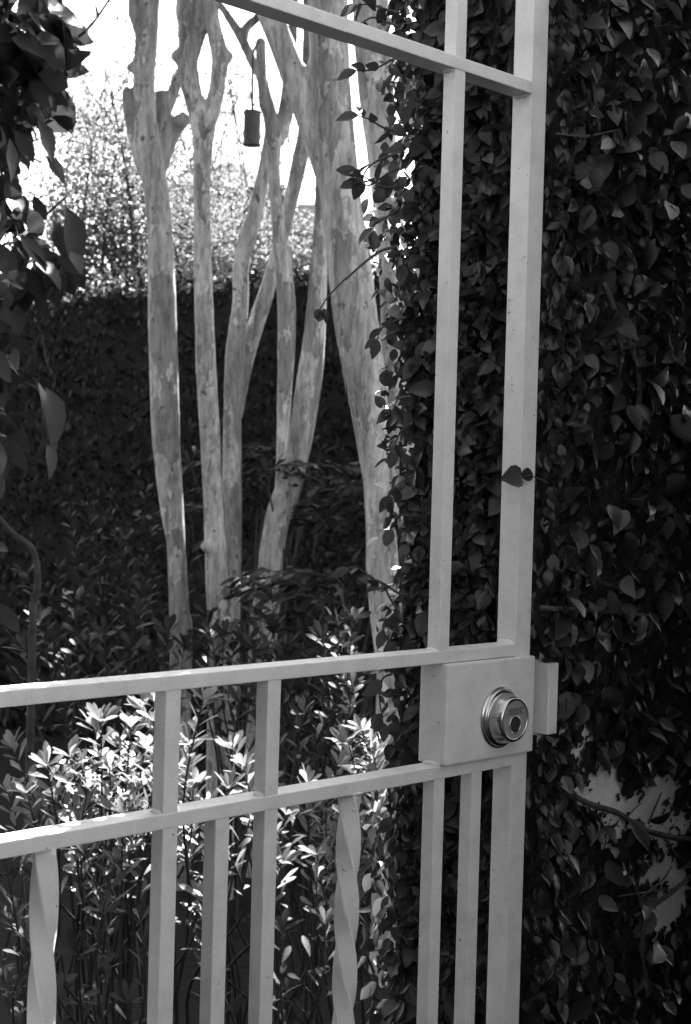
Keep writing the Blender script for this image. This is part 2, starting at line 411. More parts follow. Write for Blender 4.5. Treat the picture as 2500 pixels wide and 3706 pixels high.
BX0, BX1, BZ0, BZ1, BF = 0.0105, 0.1535, E0 - 0.2786, E0 - 0.1770, -0.006
box('lock_box', gate, M_PAINT, BX0, BX1, BF, 0.0300, BZ0, BZ1, 0.0022)
# deadbolt
CT, CZ = 0.0955, E0 - 0.2372
def lathe(name, prof, mat, parent, seg=64):
    """prof: (radius, outward distance from the box face)"""
    bm = bmesh.new(); rings = []
    for r, o in prof:
        if r < 1e-6: rings.append([bm.verts.new((CT, BF - o, CZ))]); continue
        rings.append([bm.verts.new((CT + r * math.cos(2 * math.pi * k / seg), BF - o, CZ + r * math.sin(2 * math.pi * k / seg))) for k in range(seg)])
    for a, b in zip(rings, rings[1:]):
        if len(b) == 1:
            for k in range(seg): bm.faces.new((a[k], a[(k + 1) % seg], b[0]))
        else:
            for k in range(seg): bm.faces.new((a[k], a[(k + 1) % seg], b[(k + 1) % seg], b[k]))
    bmesh.ops.recalc_face_normals(bm, faces=bm.faces)
    o = from_bm(name, bm, mat, parent, smooth=True)
    return o
ring = lathe('deadbolt', [(0.0316, -0.001), (0.0316, 0.0012), (0.0312, 0.0018), (0.0300, 0.0020), (0.0296, 0.0030), (0.0290, 0.0050), (0.0279, 0.0056), (0.0270, 0.0056), (0.0268, 0.0050), (0.0264, 0.0050), (0.0260, 0.008), (0.0242, 0.0155), (0.0228, 0.0195), (0.0218, 0.0208), (0.0206, 0.0210), (0.0199, 0.0206), (0.0196, 0.0200)], M_STEEL, gate)
ring['label'] = 'round steel deadbolt cylinder with raised collar'
def flat_part(name, verts, mat, off, parent=ring):
    bm = bmesh.new(); f = bm.faces.new([bm.verts.new((x, BF - off, z)) for x, z in verts])
    bmesh.ops.recalc_face_normals(bm, faces=bm.faces)
    e = bmesh.ops.extrude_face_region(bm, geom=[f]); 
    for v in [g for g in e['geom'] if isinstance(g, bmesh.types.BMVert)]: v.co.y += 0.0015
    bmesh.ops.recalc_face_normals(bm, faces=bm.faces)
    return from_bm(name, bm, mat, parent)
circ = lambda cx, cz, rx, rz, n=48: [(cx + rx * math.cos(2 * math.pi * k / n), cz + rz * math.sin(2 * math.pi * k / n)) for k in range(n)]
flat_part('lock_face', circ(CT, CZ, 0.0198, 0.0198), M_STEELD, 0.0202)
KZ = CZ - 0.0052
def annulus(name, cx, cz, r0, r1, mat, o0, o1):
    bm = bmesh.new(); n = 48; R = []
    for r, o in ((r1, o0), (r1, o1), (r0, o1), (r0, o0)):
        R.append([bm.verts.new((cx + r * math.cos(2 * math.pi * k / n), BF - o, cz + r * math.sin(2 * math.pi * k / n))) for k in range(n)])
    for a, b in zip(R, R[1:]):
        for k in range(n): bm.faces.new((a[k], a[(k + 1) % n], b[(k + 1) % n], b[k]))
    bmesh.ops.recalc_face_normals(bm, faces=bm.faces); return from_bm(name, bm, mat, ring, smooth=True)
annulus('cylinder_ring', CT, KZ, 0.0084, 0.0094, M_STEEL, 0.0196, 0.0207)
flat_part('key_cylinder', circ(CT, KZ, 0.0085, 0.0085), M_DARK, 0.0204)
flat_part('keyway', [(CT - 0.001, KZ - 0.004), (CT + 0.001, KZ - 0.004), (CT + 0.0013, KZ + 0.0045), (CT - 0.0008, KZ + 0.0045)], M_DARK, 0.0206)
for z in (0.0115, 0.0058): flat_part('engraved_line', [(CT - 0.0135, CZ + z), (CT + 0.0135, CZ + z), (CT + 0.0135, CZ + z + 0.0006), (CT - 0.0135, CZ + z + 0.0006)], M_DARK, 0.02035)
fc = bpy.data.curves.new('lettering', 'FONT'); fc.body = 'MEDECO'; fc.size = 0.0056; fc.align_x = 'CENTER'; fc.extrude = 0.0001; fc.resolution_u = 2
ft = bpy.data.objects.new('lettering_source', fc); COL.objects.link(ft)
bpy.context.view_layer.update()
fme = bpy.data.meshes.new_from_object(ft.evaluated_get(bpy.context.evaluated_depsgraph_get())); bpy.data.objects.remove(ft)
fo = link('lettering', fme, M_STEEL, ring, smooth=False); fo.data.materials.clear(); fo.data.materials.append(M_DARK)
fo.location = (CT, BF - 0.02035, CZ + 0.0070); fo.rotation_euler = (math.radians(90), 0, 0)

# ------------------------------------------------------------------ creeping vine on the right-hand wall
vine = empty('creeping_vine', G(T_J + 0.1, 0, 0)); tag(vine, 'small-leaved creeping vine covering the wall beside the gate latch', 'vine')
GXn, GNn = np.array(GX), np.array(GN)
def gpos(t, d, z): return np.array(GO)[None] + t[:, None] * GXn + d[:, None] * GNn + np.stack([0 * t, 0 * t, z], 1)

def plane_pt(x, y, d=0.0):
    dd = CF + (x * D - IMG_W / 2) / F_PX * CR - (y * D - IMG_H / 2) / F_PX * CU
    o = GO + GN * d; k = (o - EYE).dot(GN) / dd.dot(GN); p = EYE + dd * k
    return (p - GO).dot(GX), p.z
# bare plaster patches on the wall, outlines in wall coordinates
BARE_PX = [[(1322, 1772), (1345, 1764), (1360, 1790), (1372, 1752), (1400, 1756), (1412, 1755), (1412, 1795), (1425, 1815), (1450, 1800), (1480, 1770), (1492, 1765), (1520, 1775), (1505, 1815), (1482, 1835), (1475, 1862), (1430, 1850), (1380, 1835), (1330, 1812)],
           [(1495, 1843), (1568, 1855), (1568, 1885), (1510, 1870)], [(1465, 1885), (1510, 1880), (1540, 1905), (1515, 1920), (1480, 1905)], [(1385, 1862), (1415, 1870), (1412, 1900), (1380, 1908)],
           [(1470, 1960), (1520, 1955), (1545, 1975), (1568, 1990), (1530, 2000), (1470, 2000)], [(1480, 2060), (1530, 2010), (1568, 1998), (1545, 2060), (1530, 2095), (1500, 2115), (1475, 2095)],
           [(1310, 1690), (1342, 1664), (1350, 1672), (1325, 1690), (1325, 1725), (1305, 1725)]]
BARE = [np.array([plane_pt(x, y, -0.005) for x, y in p]) for p in BARE_PX]
PLATE = np.array([(0.150, E0 - 0.262), (0.176, E0 - 0.262), (0.182, E0 - 0.25), (0.189, E0 - 0.237), (0.181, E0 - 0.228), (0.189, E0 - 0.212), (0.182, E0 - 0.200), (0.188, E0 - 0.186), (0.150, E0 - 0.186)])
def inside(poly, t, z):
    r = np.zeros(len(t), bool); j = len(poly) - 1
    for i in range(len(poly)):
        xi, yi = poly[i]; xj, yj = poly[j]
        c = ((yi > z) != (yj > z)) & (t < (xj - xi) * (z - yi) / (yj - yi + 1e-12) + xi); r ^= c; j = i
    return r

def wall_leaves(n, tr, zr, layer, smin, smax):
    """leaves hanging on the street face of the wall"""
    t = RNG.uniform(*tr, n); z = RNG.uniform(*zr, n)
    lump = np.array([mnoise.noise((a * 6, b * 6, 3.1)) for a, b in zip(t, z)])
    size = RNG.uniform(smin, smax, n) * (0.75 + 0.5 * RNG.random(n))
    d = WALL_D0 - (layer * RNG.random(n) ** 1.2) * (0.6 + 0.7 * lump.clip(-0.6, 1)) - 0.003
    nb = np.zeros(n, bool)
    for p in BARE: c0 = p.mean(0); nb |= np.hypot(t - c0[0], z - c0[1]) < np.hypot(*(p - c0).T).max() + 0.09
    d = np.where(nb, WALL_D0 - 0.003 - 0.014 * RNG.random(n), d)
    out = -GNn[None] + 0.95 * unit(n) + np.array([0, 0, 0.35])
    ax = np.array([0, 0, -0.8])[None] + 0.8 * unit(n) - 0.2 * GNn[None] - 0.45 * GXn[None]
    pos = gpos(t, d, z); ctr_t = t + (ax @ GXn) / np.linalg.norm(ax, axis=1) * size * 0.5
    ctr_z = z + ax[:, 2] / np.linalg.norm(ax, axis=1) * size * 0.5
    keep = np.ones(n, bool)
    for p in [p_.mean(0) + (p_ - p_.mean(0)) * 1.12 for p_ in BARE] + [PLATE]:
        keep &= ~(inside(p, ctr_t, ctr_z) | inside(p, t, z) | inside(p, 2 * ctr_t - t, 2 * ctr_z - z))
    # stay clear of the gate stile
    keep &= ~((np.minimum(t, 2 * ctr_t - t) < 0.157) & (d < 0.03))
    return pos[keep], ax[keep], out[keep], size[keep]

def edge_bulge(z):
    """how far the vine stands off behind the wall's inner corner, by height"""
    return np.interp(z, [0, 0.7, 0.9, 1.0, 1.15, 1.3, 1.45, 1.6, 1.8, 2.0, 2.3], [0.05, 0.045, 0.03, 0.016, 0.012, 0.014, 0.02, 0.04, 0.065, 0.08, 0.08])

def jamb_leaves(n, zr, smin, smax):
    """leaves on the end face of the wall, behind the gate"""
    z = RNG.uniform(*zr, n); u = RNG.random(n) ** 0.8; bul = edge_bulge(z)
    d = 0.03 + u * (WALL_D1 - 0.03 + bul) + RNG.normal(0, 0.004, n)
    lump = np.array([mnoise.noise((a * 9, b * 7, 7.7)) for a, b in zip(d, z)])
    thick = np.interp(d, [0.02, 0.05, 0.10, 0.16, 0.25], [0.006, 0.016, 0.030, 0.040, 0.02]) * (1 + 0.6 * lump)
    t = T_J - thick * RNG.random(n) ** 0.8 - 0.002
    beyond = d > WALL_D1; t = np.where(beyond, T_J + 0.06 - RNG.random(n) * (0.07 + thick), t)
    size = RNG.uniform(smin, smax, n) * (0.75 + 0.5 * RNG.random(n))
    out = -GXn[None] - 0.25 * GNn[None] + 0.65 * unit(n) + np.array([0, 0, 0.35])
    ax = np.array([0, 0, -0.75])[None] + 0.8 * unit(n) - 0.35 * GXn[None] - 0.15 * GNn[None]
    p = gpos(t, d, z); an = ax / np.linalg.norm(ax, axis=1, keepdims=True)
    tip_t = t + an @ GXn * size; tip_d = d + an @ GNn * size
    keep = ~((tip_d < 0.032) & (tip_t < 0.166))
    return p[keep], ax[keep], out[keep], size[keep]

def gap_leaves(n):
    z = RNG.uniform(0.5, 2.15, n); d = RNG.uniform(-0.012, 0.05, n); t = np.where(d < 0.002, 0.1695 + 0.012 * RNG.random(n), 0.1665 - 0.004 * RNG.random(n))
    size = RNG.uniform(0.013, 0.022, n); ax = np.array([0, 0, -1.0])[None] + 0.22 * unit(n); out = -GXn[None] - 0.5 * (d < 0.006)[:, None] * GNn[None] + 0.22 * unit(n)
    keep = ~((z > E0 - 0.29) & (z - size < E0 - 0.183) & (z - size > E0 - 0.5) & (z < E0 - 0.16))
    keep &= ~((z - size < E0 - 0.184) & (z > E0 - 0.264))
    return gpos(t, d, z)[keep], ax[keep], out[keep], size[keep]

def edge_leaves(n):
    z = RNG.uniform(0.95, 1.72, n); d = WALL_D1 + edge_bulge(z) + RNG.uniform(-0.012, 0.018, n); t = T_J + RNG.uniform(-0.045, 0.03, n)
    return gpos(t, d, z), unit(n) + np.array([-0.2, -0.2, -0.1]), np.array(SUN)[None] + 0.55 * unit(n), RNG.uniform(0.012, 0.022, n)

def cat(*a): return [np.concatenate(x) for x in zip(*a)]
near = cat(edge_leaves(260), gap_leaves(2600), wall_leaves(1100, (0.160, 0.225), (0.55, 2.1), 0.016, 0.014, 0.024), wall_leaves(3600, (T_J - 0.004, 0.75), (0.55, 2.1), 0.030, 0.012, 0.028), wall_leaves(2200, (T_J + 0.01, 0.75), (0.55, 2.1), 0.055, 0.016, 0.037),
           jamb_leaves(5200, (0.55, 2.0), 0.015, 0.029))
# shoots leaning out from the wall's inner edge, with alternate leaves
shoot_tubes = []; SP, SA, SN, SS = [], [], [], []
def shoot(pts, r0, spacing, lsize, last=True, seed=0):
    rs = [r0 * (1 - 0.6 * i / (len(pts) - 1)) for i in range(len(pts))]
    P, R_ = catmull(pts, rs, 5); shoot_tubes.append(tube_arrays(P, R_, 6, 0.2, seed))
    rr = np.random.default_rng(seed); L = 0.0; side = 1
    for a, b in zip(P, P[1:]):
        L += (b - a).length
        if L > spacing:
            L = 0; dirn = (b - a).normalized(); s = Vector(tuple(rr.normal(size=3))); s = (s - dirn * s.dot(dirn)).normalized()
            ax = (dirn * 0.5 + s * 0.8 + Vector((0, 0, -0.35))).normalized()
            SP.append(tuple(b)); SA.append(tuple(ax)); SN.append(tuple(rr.normal(size=3) + np.array([0, -0.6, 0.5]))); SS.append(lsize * (0.65 + 0.6 * rr.random()))
    if last:
        SP.append(tuple(P[-1])); SA.append(tuple((P[-1] - P[-2]).normalized() + Vector((0, 0, -0.4)))); SN.append((0.2, -0.8, 0.4)); SS.append(lsize)
def pxpath(pts, depth): return [at(x, y, depth if not isinstance(depth, (list, tuple)) else depth[i]) for i, (x, y) in enumerate(pts)]
ZC = 1.60
shoot(pxpath([(900, 560), (862, 570), (825, 597), (790, 628), (750, 668), (728, 700)], ZC), 0.0016, 9, 0.014, seed=1)
SP.append(tuple(at(742, 705, ZC))); SA.append((-0.55, 0.1, -0.6)); SN.append((0.4, -0.7, 0.6)); SS.append(0.017)
SP.append(tuple(at(735, 700, ZC))); SA.append((0.35, 0.1, -0.9)); SN.append((0.2, -0.6, 0.7)); SS.append(0.016)
for k, (pts, sp, ls) in enumerate([
    ([(915, 120), (880, 140), (845, 158), (808, 160)], 0.012, 0.022), ([(905, 300), (870, 290), (835, 270), (812, 262)], 0.012, 0.024),
    ([(900, 420), (872, 425), (845, 412), (815, 395)], 0.013, 0.025), ([(905, 470), (880, 490), (850, 505), (846, 525)], 0.011, 0.024),
    ([(905, 380), (870, 400), (838, 420), (816, 415)], 0.014, 0.021), ([(900, 350), (865, 360), (835, 380), (820, 405)], 0.013, 0.023),
    ([(920, 720), (890, 730), (865, 745), (855, 770)], 0.012, 0.022), ([(930, 900), (905, 905), (893, 925), (888, 945)], 0.009, 0.020),
    ([(935, 960), (912, 975), (898, 1000), (893, 1020)], 0.009, 0.021), ([(940, 1080), (915, 1090), (896, 1105), (880, 1125)], 0.010, 0.021),
    ([(925, 1170), (905, 1170), (893, 1185), (886, 1200)], 0.009, 0.020), ([(925, 1350), (900, 1345), (870, 1325), (838, 1310), (812, 1290), (790, 1290)], 0.010, 0.020),
    ([(905, 1390), (885, 1360), (870, 1330), (852, 1318)], 0.011, 0.020), ([(910, 1440), (890, 1430), (875, 1415), (868, 1430)], 0.011, 0.022),
    ([(890, 1530), (868, 1540), (860, 1580), (868, 1640)], 0.012, 0.022), ([(905, 60), (875, 50), (845, 40), (815, 55)], 0.012, 0.022), ([(905, 30), (870, 20), (840, 10), (812, 12)], 0.012, 0.022)]):
    shoot(pxpath(pts, ZC), 0.0015, sp, ls, seed=20 + k)
# two leaves reaching across the gate stile
def gp(x, y, d): t_, z_ = plane_pt(x, y, d); return G(t_, d, z_)
shoot([gp(1250, 1100, -0.004), gp(1225, 1088, -0.010), gp(1200, 1080, -0.012), gp(1180, 1082, -0.010)], 0.0010, 9, 0.01, last=False, seed=60)
for x0, y0, x1, y1 in ((1182, 1076, 1143, 1088), (1180, 1078, 1217, 1076)):
    a_, b_ = gp(x0, y0, -0.009), gp(x1, y1, -0.014); SP.append(tuple(a_)); SA.append(tuple(b_ - a_)); SN.append(tuple(-GN + Vector((0.1, 0, 0.1)))); SS.append((b_ - a_).length * 1.05)
near = cat(near, (np.array(SP), np.array(SA), np.array(SN), np.array(SS)))
foliage(vine, M_FIG, FIG_T, *near, singles=300)
far = cat(wall_leaves(9000, (0.75, 3.2), (0.0, WALL_H + 0.05), 0.05, 0.035, 0.055), wall_leaves(2500, (T_J, 0.75), (2.1, WALL_H + 0.05), 0.05, 0.025, 0.045), wall_leaves(1500, (T_J, 0.75), (0.0, 0.56), 0.05, 0.025, 0.045),
          jamb_leaves(1400, (0.02, 0.56), 0.03, 0.045), jamb_leaves(1400, (2.0, WALL_H), 0.025, 0.04))
n = 5000; tb = RNG.uniform(T_J, 3.2, n); zb = RNG.uniform(0, WALL_H, n)
back = (gpos(tb, WALL_D1 + np.where(tb < 0.6, 0.018, 0.05) * RNG.random(n), zb), np.array([0, 0, -1.0]) + 0.7 * unit(n), GNn + 0.7 * unit(n), RNG.uniform(0.03, 0.055, n))
far = cat(far, back)
me = joined('leaf_mass', FIG_T, far[0], frames(far[1], far[2]), far[3], RNG.integers(0, 4, len(far[0])))
tag(place(link('leaf_mass', me, M_FIG), vine), kind='stuff')
# mat of old stems and dead leaves under the green ones
def mat_sheet(nu, nv, fn, skip):
    bm = bmesh.new(); vs = [[bm.verts.new(fn(i / nu, j / nv)) for j in range(nv + 1)] for i in range(nu + 1)]
    for i in range(nu):
        for j in range(nv):
            if not skip((i + 0.5) / nu, (j + 0.5) / nv): bm.faces.new((vs[i][j], vs[i + 1][j], vs[i + 1][j + 1], vs[i][j + 1]))
    for v in [v for v in bm.verts if not v.link_faces]: bm.verts.remove(v)
    return place(from_bm('stem_mat', bm, M_MAT, None, smooth=True), vine)
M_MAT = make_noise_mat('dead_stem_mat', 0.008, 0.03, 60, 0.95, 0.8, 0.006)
_nu, _nv = 230, 680
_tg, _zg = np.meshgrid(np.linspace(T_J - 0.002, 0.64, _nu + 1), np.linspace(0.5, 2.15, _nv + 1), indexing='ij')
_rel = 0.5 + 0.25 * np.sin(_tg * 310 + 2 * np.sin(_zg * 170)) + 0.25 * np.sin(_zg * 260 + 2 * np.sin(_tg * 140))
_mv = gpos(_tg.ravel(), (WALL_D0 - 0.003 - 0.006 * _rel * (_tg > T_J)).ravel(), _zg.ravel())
_tc, _zc = (_tg[:-1, :-1] + _tg[1:, 1:]).ravel() / 2, (_zg[:-1, :-1] + _zg[1:, 1:]).ravel() / 2
_jt = 0.006 * np.sin(_zc * 230 + 3 * np.sin(_tc * 90)) + 0.004 * np.sin(_tc * 420 + _zc * 300); _jz = 0.006 * np.sin(_tc * 250 + 3 * np.sin(_zc * 80)) + 0.004 * np.sin(_zc * 510 - _tc * 380)
_sk = np.zeros(len(_tc), bool)
for p in BARE + [PLATE]: c_ = p.mean(0); _sk |= inside(c_ + (p - c_) * 1.3, _tc + _jt, _zc + _jz)
_i, _j = np.meshgrid(np.arange(_nu), np.arange(_nv), indexing='ij'); _i, _j = _i.ravel()[~_sk], _j.ravel()[~_sk]
_id = lambda i, j: i * (_nv + 1) + j
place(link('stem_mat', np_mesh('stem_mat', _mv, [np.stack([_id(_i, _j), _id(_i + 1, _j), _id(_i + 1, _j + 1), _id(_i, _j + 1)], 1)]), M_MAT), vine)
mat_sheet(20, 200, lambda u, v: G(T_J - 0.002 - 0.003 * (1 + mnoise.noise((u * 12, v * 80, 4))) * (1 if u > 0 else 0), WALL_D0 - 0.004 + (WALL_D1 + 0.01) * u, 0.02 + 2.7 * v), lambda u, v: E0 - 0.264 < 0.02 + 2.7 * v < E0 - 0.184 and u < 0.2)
# woody stems clinging to the wall
def wpath(pts, d=-0.012): return [G(*(lambda tz: (tz[0], d, tz[1]))(plane_pt(x, y, d))) for x, y in pts]
stems = [([(1290, 1800), (1345, 1828), (1400, 1845), (1450, 1878), (1500, 1895), (1568, 1905), (1640, 1890)], 0.0032), ([(1500, 1892), (1530, 1935), (1568, 1965)], 0.0016), ([(1470, 1870), (1482, 1840), (1500, 1800)], 0.0014),
         ([(1420, 1858), (1440, 1835), (1455, 1822)], 0.0009), ([(1440, 2080), (1490, 2050), (1530, 2020), (1568, 1985)], 0.0028), ([(1450, 2040), (1500, 2000), (1525, 1965)], 0.0015), ([(1400, 2035), (1470, 2025), (1540, 2015)], 0.0012),
         ([(1226, 1380), (1290, 1385), (1390, 1388), (1480, 1400)], 0.0035), ([(1370, 640), (1400, 720), (1435, 800), (1450, 880), (1440, 980)], 0.0034), ([(1310, 160), (1340, 175), (1350, 230), (1360, 300)], 0.002),
         ([(1440, 2010), (1460, 2080), (1455, 2160), (1470, 2230)], 0.002), ([(1262, 304), (1330, 310), (1420, 290)], 0.0016)]
for i, (pts, r) in enumerate(stems):
    P, R_ = catmull(wpath(pts, -0.010 if i in (0, 1, 2, 4) else -0.016), [r * 0.9] + [r] * (len(pts) - 2) + [r * 0.6], 5)
    me = merge_tubes('stem', [tube_arrays(P, R_, 8, 0.25, i)]); place(link('stem', me, M_STEM), vine)
for i in range(6):
    t0 = T_J + 0.75 + 0.12 * i; pts = [G(t0, WALL_D0 - 0.006, 0.0)]
    for z in np.arange(0.35, 2.7, 0.35): pts.append(G(T_J + 0.02 + (t0 - T_J) * (1 + 0.2 * z) + 0.03 * random.uniform(-1, 1), WALL_D0 - 0.006, z))
    P, R_ = catmull(pts, [0.006] + [0.004] * (len(pts) - 2) + [0.0015], 3)
    place(link('stem', merge_tubes('stem', [tube_arrays(P, R_, 6, 0.2, i)]), M_STEM), vine)
jst = []
for i in range(7):
    d0 = 0.05 + 0.02 * i; pts = [G(T_J - 0.006, d0 + 0.02 * random.uniform(-1, 1), z) for z in np.arange(0.0, 2.7, 0.3)]
    P, R_ = catmull(pts, [0.005] * len(pts), 3); place(link('stem', merge_tubes('stem', [tube_arrays(P, R_, 6, 0.2, i)]), M_STEM), vine)
for tb_ in shoot_tubes: place(link('shoot', merge_tubes('shoot', [tb_]), M_STEM), vine)

# vine on the hinge-side wall
vine_l = empty('creeping_vine', G(T_HINGE - 0.5, 0, 0)); tag(vine_l, 'creeping vine blanketing the wall on the hinge side of the gate', 'vine')
n = 20000; t = RNG.uniform(-3.2, T_HINGE - 0.03, n); sd = RNG.random(n) < 0.5; z = RNG.uniform(0, 2.25, n)
d = np.where(sd, WALL_D0 - 0.05 * RNG.random(n), WALL_D1 + 0.05 * RNG.random(n)); e = RNG.random(n) < 0.10
t = np.where(e, T_HINGE - 0.035 + 0.015 * RNG.random(n), t); d = np.where(e, RNG.uniform(0.04, WALL_D1, n), d)
mm_ = RNG.random(n) < 0.6; t = np.where(mm_, RNG.uniform(-1.2, T_HINGE - 0.03, n), t); d = np.where(mm_, RNG.uniform(-0.06, 0.3, n), d)  # leaf bulk thickened near the hinge to darken the bars' left faces
nn = np.where(e[:, None], GXn, np.where(sd[:, None], -GNn, GNn)) + 0.6 * unit(n)
me = joined('leaf_mass', FIG_T, gpos(t, d, z), frames(np.array([0, 0, -1.0]) + 0.6 * unit(n), nn), RNG.uniform(0.035, 0.06, n), RNG.integers(0, 4, n))
tag(place(link('leaf_mass', me, M_FIG), vine_l), kind='stuff')

# unseen hedge added left of the camera to darken the bars' left faces
n = 20000; hy = -1.4 + 2.38 * RNG.random(n); hx = np.minimum(-0.30, -0.245 * hy - 0.10) - 0.5 * RNG.random(n) ** 1.8; hzz = 0.05 + 1.75 * RNG.random(n)
eb = empty('blocker_hedge', (-0.65, -0.2, 0)); tag(eb, 'unseen dark hedge added along the lane to block light on the left bars', 'hedge')
me = joined('leaf_mass', BROAD_T, np.stack([hx, hy, hzz], 1), frames(np.array([0.4, 0, -0.3]) + unit(n), unit(n) + np.array([0.6, 0, 0.4])), RNG.uniform(0.04, 0.065, n), RNG.integers(0, 3, n))
tag(place(link('leaf_mass', me, M_BLOCKER), eb), kind='stuff')
for k in range(9):
    b_ = Vector((-0.65, -1.2 + 0.26 * k, -0.02)); tp = b_ + Vector((0.1 * random.uniform(-1, 1), 0.1 * random.uniform(-1, 1), 1.6)); C, Q = catmull([b_, b_.lerp(tp, 0.5) + Vector((0.03, 0, 0)), tp], [0.025, 0.016, 0.005], 6)
    place(link('stem', merge_tubes('stem', [tube_arrays(C, Q, 8)]), M_TWIG), eb)

# out-of-view bush added inside the gate to shade the left-hand bars
n = 10000; d = RNG.uniform(0.05, 0.7, n); lim_ = np.minimum((-0.245 * (1.5 + 0.699 * d) - 0.0933 + 0.715 * d) / 0.867 - 0.05, -0.42)
t = lim_ - 0.35 * RNG.random(n) ** 1.6; z = 0.15 + 1.5 * RNG.random(n)
gb = empty('blocker_bush', G(-0.8, 0.45, 0)); tag(gb, 'unseen dark bush added inside the gate on the hinge side to shade the bars', 'bush')
me = joined('leaf_mass', BROAD_T, gpos(t, d, z), frames(np.array([0, 0, -0.4]) + unit(n), unit(n) + np.array([0, 0, 0.5])), RNG.uniform(0.05, 0.08, n), RNG.integers(0, 3, n))
tag(place(link('leaf_mass', me, M_BLOCKER), gb), kind='stuff')
for k in range(7):
    b_ = G(-0.8, 0.45, -0.02); tp = G(-0.75 - 0.1 * random.random(), 0.15 + 0.1 * k, 1.5); C, Q = catmull([b_, b_.lerp(tp, 0.5) + Vector((0, 0, 0.2)), tp], [0.02, 0.014, 0.005], 6)
    place(link('stem', merge_tubes('stem', [tube_arrays(C, Q, 8)]), M_TWIG), gb)

# bush added in the lane, outside the view, to keep light off the vine wall
n = 16000; d = RNG.uniform(-0.95, -0.20, n); lim_ = np.maximum((0.262 + 0.879 * d) / 0.531 + 0.07, 0.24)
t = lim_ + 0.9 * RNG.random(n) ** 1.5; z = 0.1 + 2.0 * RNG.random(n)
lb = empty('blocker_bush', G(0.75, -0.55, 0)); tag(lb, 'unseen dark bush added in the lane to shade the vine-covered wall', 'bush')
me = joined('leaf_mass', BROAD_T, gpos(t, d, z), frames(np.array([0, 0, -0.4]) + unit(n), unit(n) + np.array([0, 0, 0.5])), RNG.uniform(0.05, 0.08, n), RNG.integers(0, 3, n))
tag(place(link('leaf_mass', me, M_BLOCKER), lb), kind='stuff')
for k in range(7):
    b_ = G(0.75, -0.55, -0.02); tp = G(0.5 + 0.1 * k, -0.55 + 0.2 * random.uniform(-1, 1), 2.0); C, Q = catmull([b_, b_.lerp(tp, 0.5) + Vector((0, 0, 0.2)), tp], [0.02, 0.014, 0.005], 6)
    place(link('stem', merge_tubes('stem', [tube_arrays(C, Q, 8)]), M_TWIG), lb)

# wall added behind the camera to hold back sky light from the gate front
lane = empty('garden_wall', GO, TH); tag(lane, 'unseen dark wall added across the lane to dim the gate front', 'wall')
bm = bmesh.new(); box_bm(bm, -5.0, 6.0, -2.75, -2.5, 0, 1.4, 0.015, 2); from_bm('wall_body', bm, M_OLDWALL, lane)

# ------------------------------------------------------------------ overgrown wall at the back of the garden
BA, BB = Vector((-6.5, 11.5, 0)), Vector((3.3, 4.75, 0))
pA = at(200, 640, 7.76); pB = at(660, 605, 7.0); bdir = Vector((pB.x - pA.x, pB.y - pA.y, 0)).normalized()
BH = (pA.z + pB.z) / 2 - 0.05; base = Vector((pB.x, pB.y, 0)); bnorm = Vector((bdir.y, -bdir.x, 0))
if bnorm.dot(Vector((0, -1, 0))) < 0: bnorm = -bnorm
bang = math.atan2(bdir.y, bdir.x)
bwall = empty('garden_wall', base, bang); tag(bwall, 'vine-covered wall closing the back of the garden behind the pale trunks', 'wall')
bm = bmesh.new(); box_bm(bm, -7.5, 3.4, 0.06, 0.26, 0, BH - 0.03, 0.01, 2); from_bm('wall_body', bm, M_OLDWALL, bwall)
bvine = empty('creeping_vine', base + bnorm * 0.0); tag(bvine, 'dense dark creeping vine covering the back garden wall', 'vine')
BD, BN = np.array(bdir), np.array(bnorm)
def bw_leaves(n, ur, zr, smin, smax, top=False):
    u = RNG.uniform(*ur, n); z = RNG.uniform(*zr, n)
    lump = np.array([mnoise.noise((a * 4, b * 4, 1.7)) for a, b in zip(u, z)])
    off = -0.04 + (0.10 + 0.08 * lump) * RNG.random(n)
    if top:
        off = RNG.uniform(-0.28, 0.10, n); z = BH - 0.04 + (0.05 + 0.10 * np.abs(lump)) * RNG.random(n)
    p = np.array(base)[None] + u[:, None] * BD + off[:, None] * BN + np.stack([0 * u, 0 * u, z], 1)
    nr = (BN if not top else np.array([0, 0, 1.0])) + 0.8 * unit(n); ax = np.array([0, 0, -0.9 if not top else 0.1]) + 0.8 * unit(n)
    return p, ax, nr, RNG.uniform(smin, smax, n)
bl = cat(bw_leaves(20000, (-4.0, 2.2), (0.5, BH), 0.028, 0.055), bw_leaves(3500, (-5.5, 3.0), (0, 1), 0.03, 0.06, True), bw_leaves(5000, (-7.4, -4.0), (0, BH), 0.06, 0.1), bw_leaves(3000, (-4, 3.3), (0, 0.5), 0.06, 0.1))
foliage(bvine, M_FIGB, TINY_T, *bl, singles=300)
n = 3600; u = RNG.uniform(-5.5, 3.0, n); off = RNG.uniform(-0.40, -0.02, n); z = BH - 0.03 + 0.17 * RNG.random(n) ** 1.4  # wall-top leaves given a paler material to stand in for sunlight
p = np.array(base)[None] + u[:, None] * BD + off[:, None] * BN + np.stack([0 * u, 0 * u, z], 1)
me = joined('sunlit_top_leaves', TINY_T, p, frames(unit(n) + np.array([0, 0, 0.2]), unit(n) + np.array([0, 0, 0.7])), RNG.uniform(0.03, 0.055, n), RNG.integers(0, 2, n))
tag(place(link('sunlit_top_leaves', me, M_BRIGHT), bvine), kind='stuff')

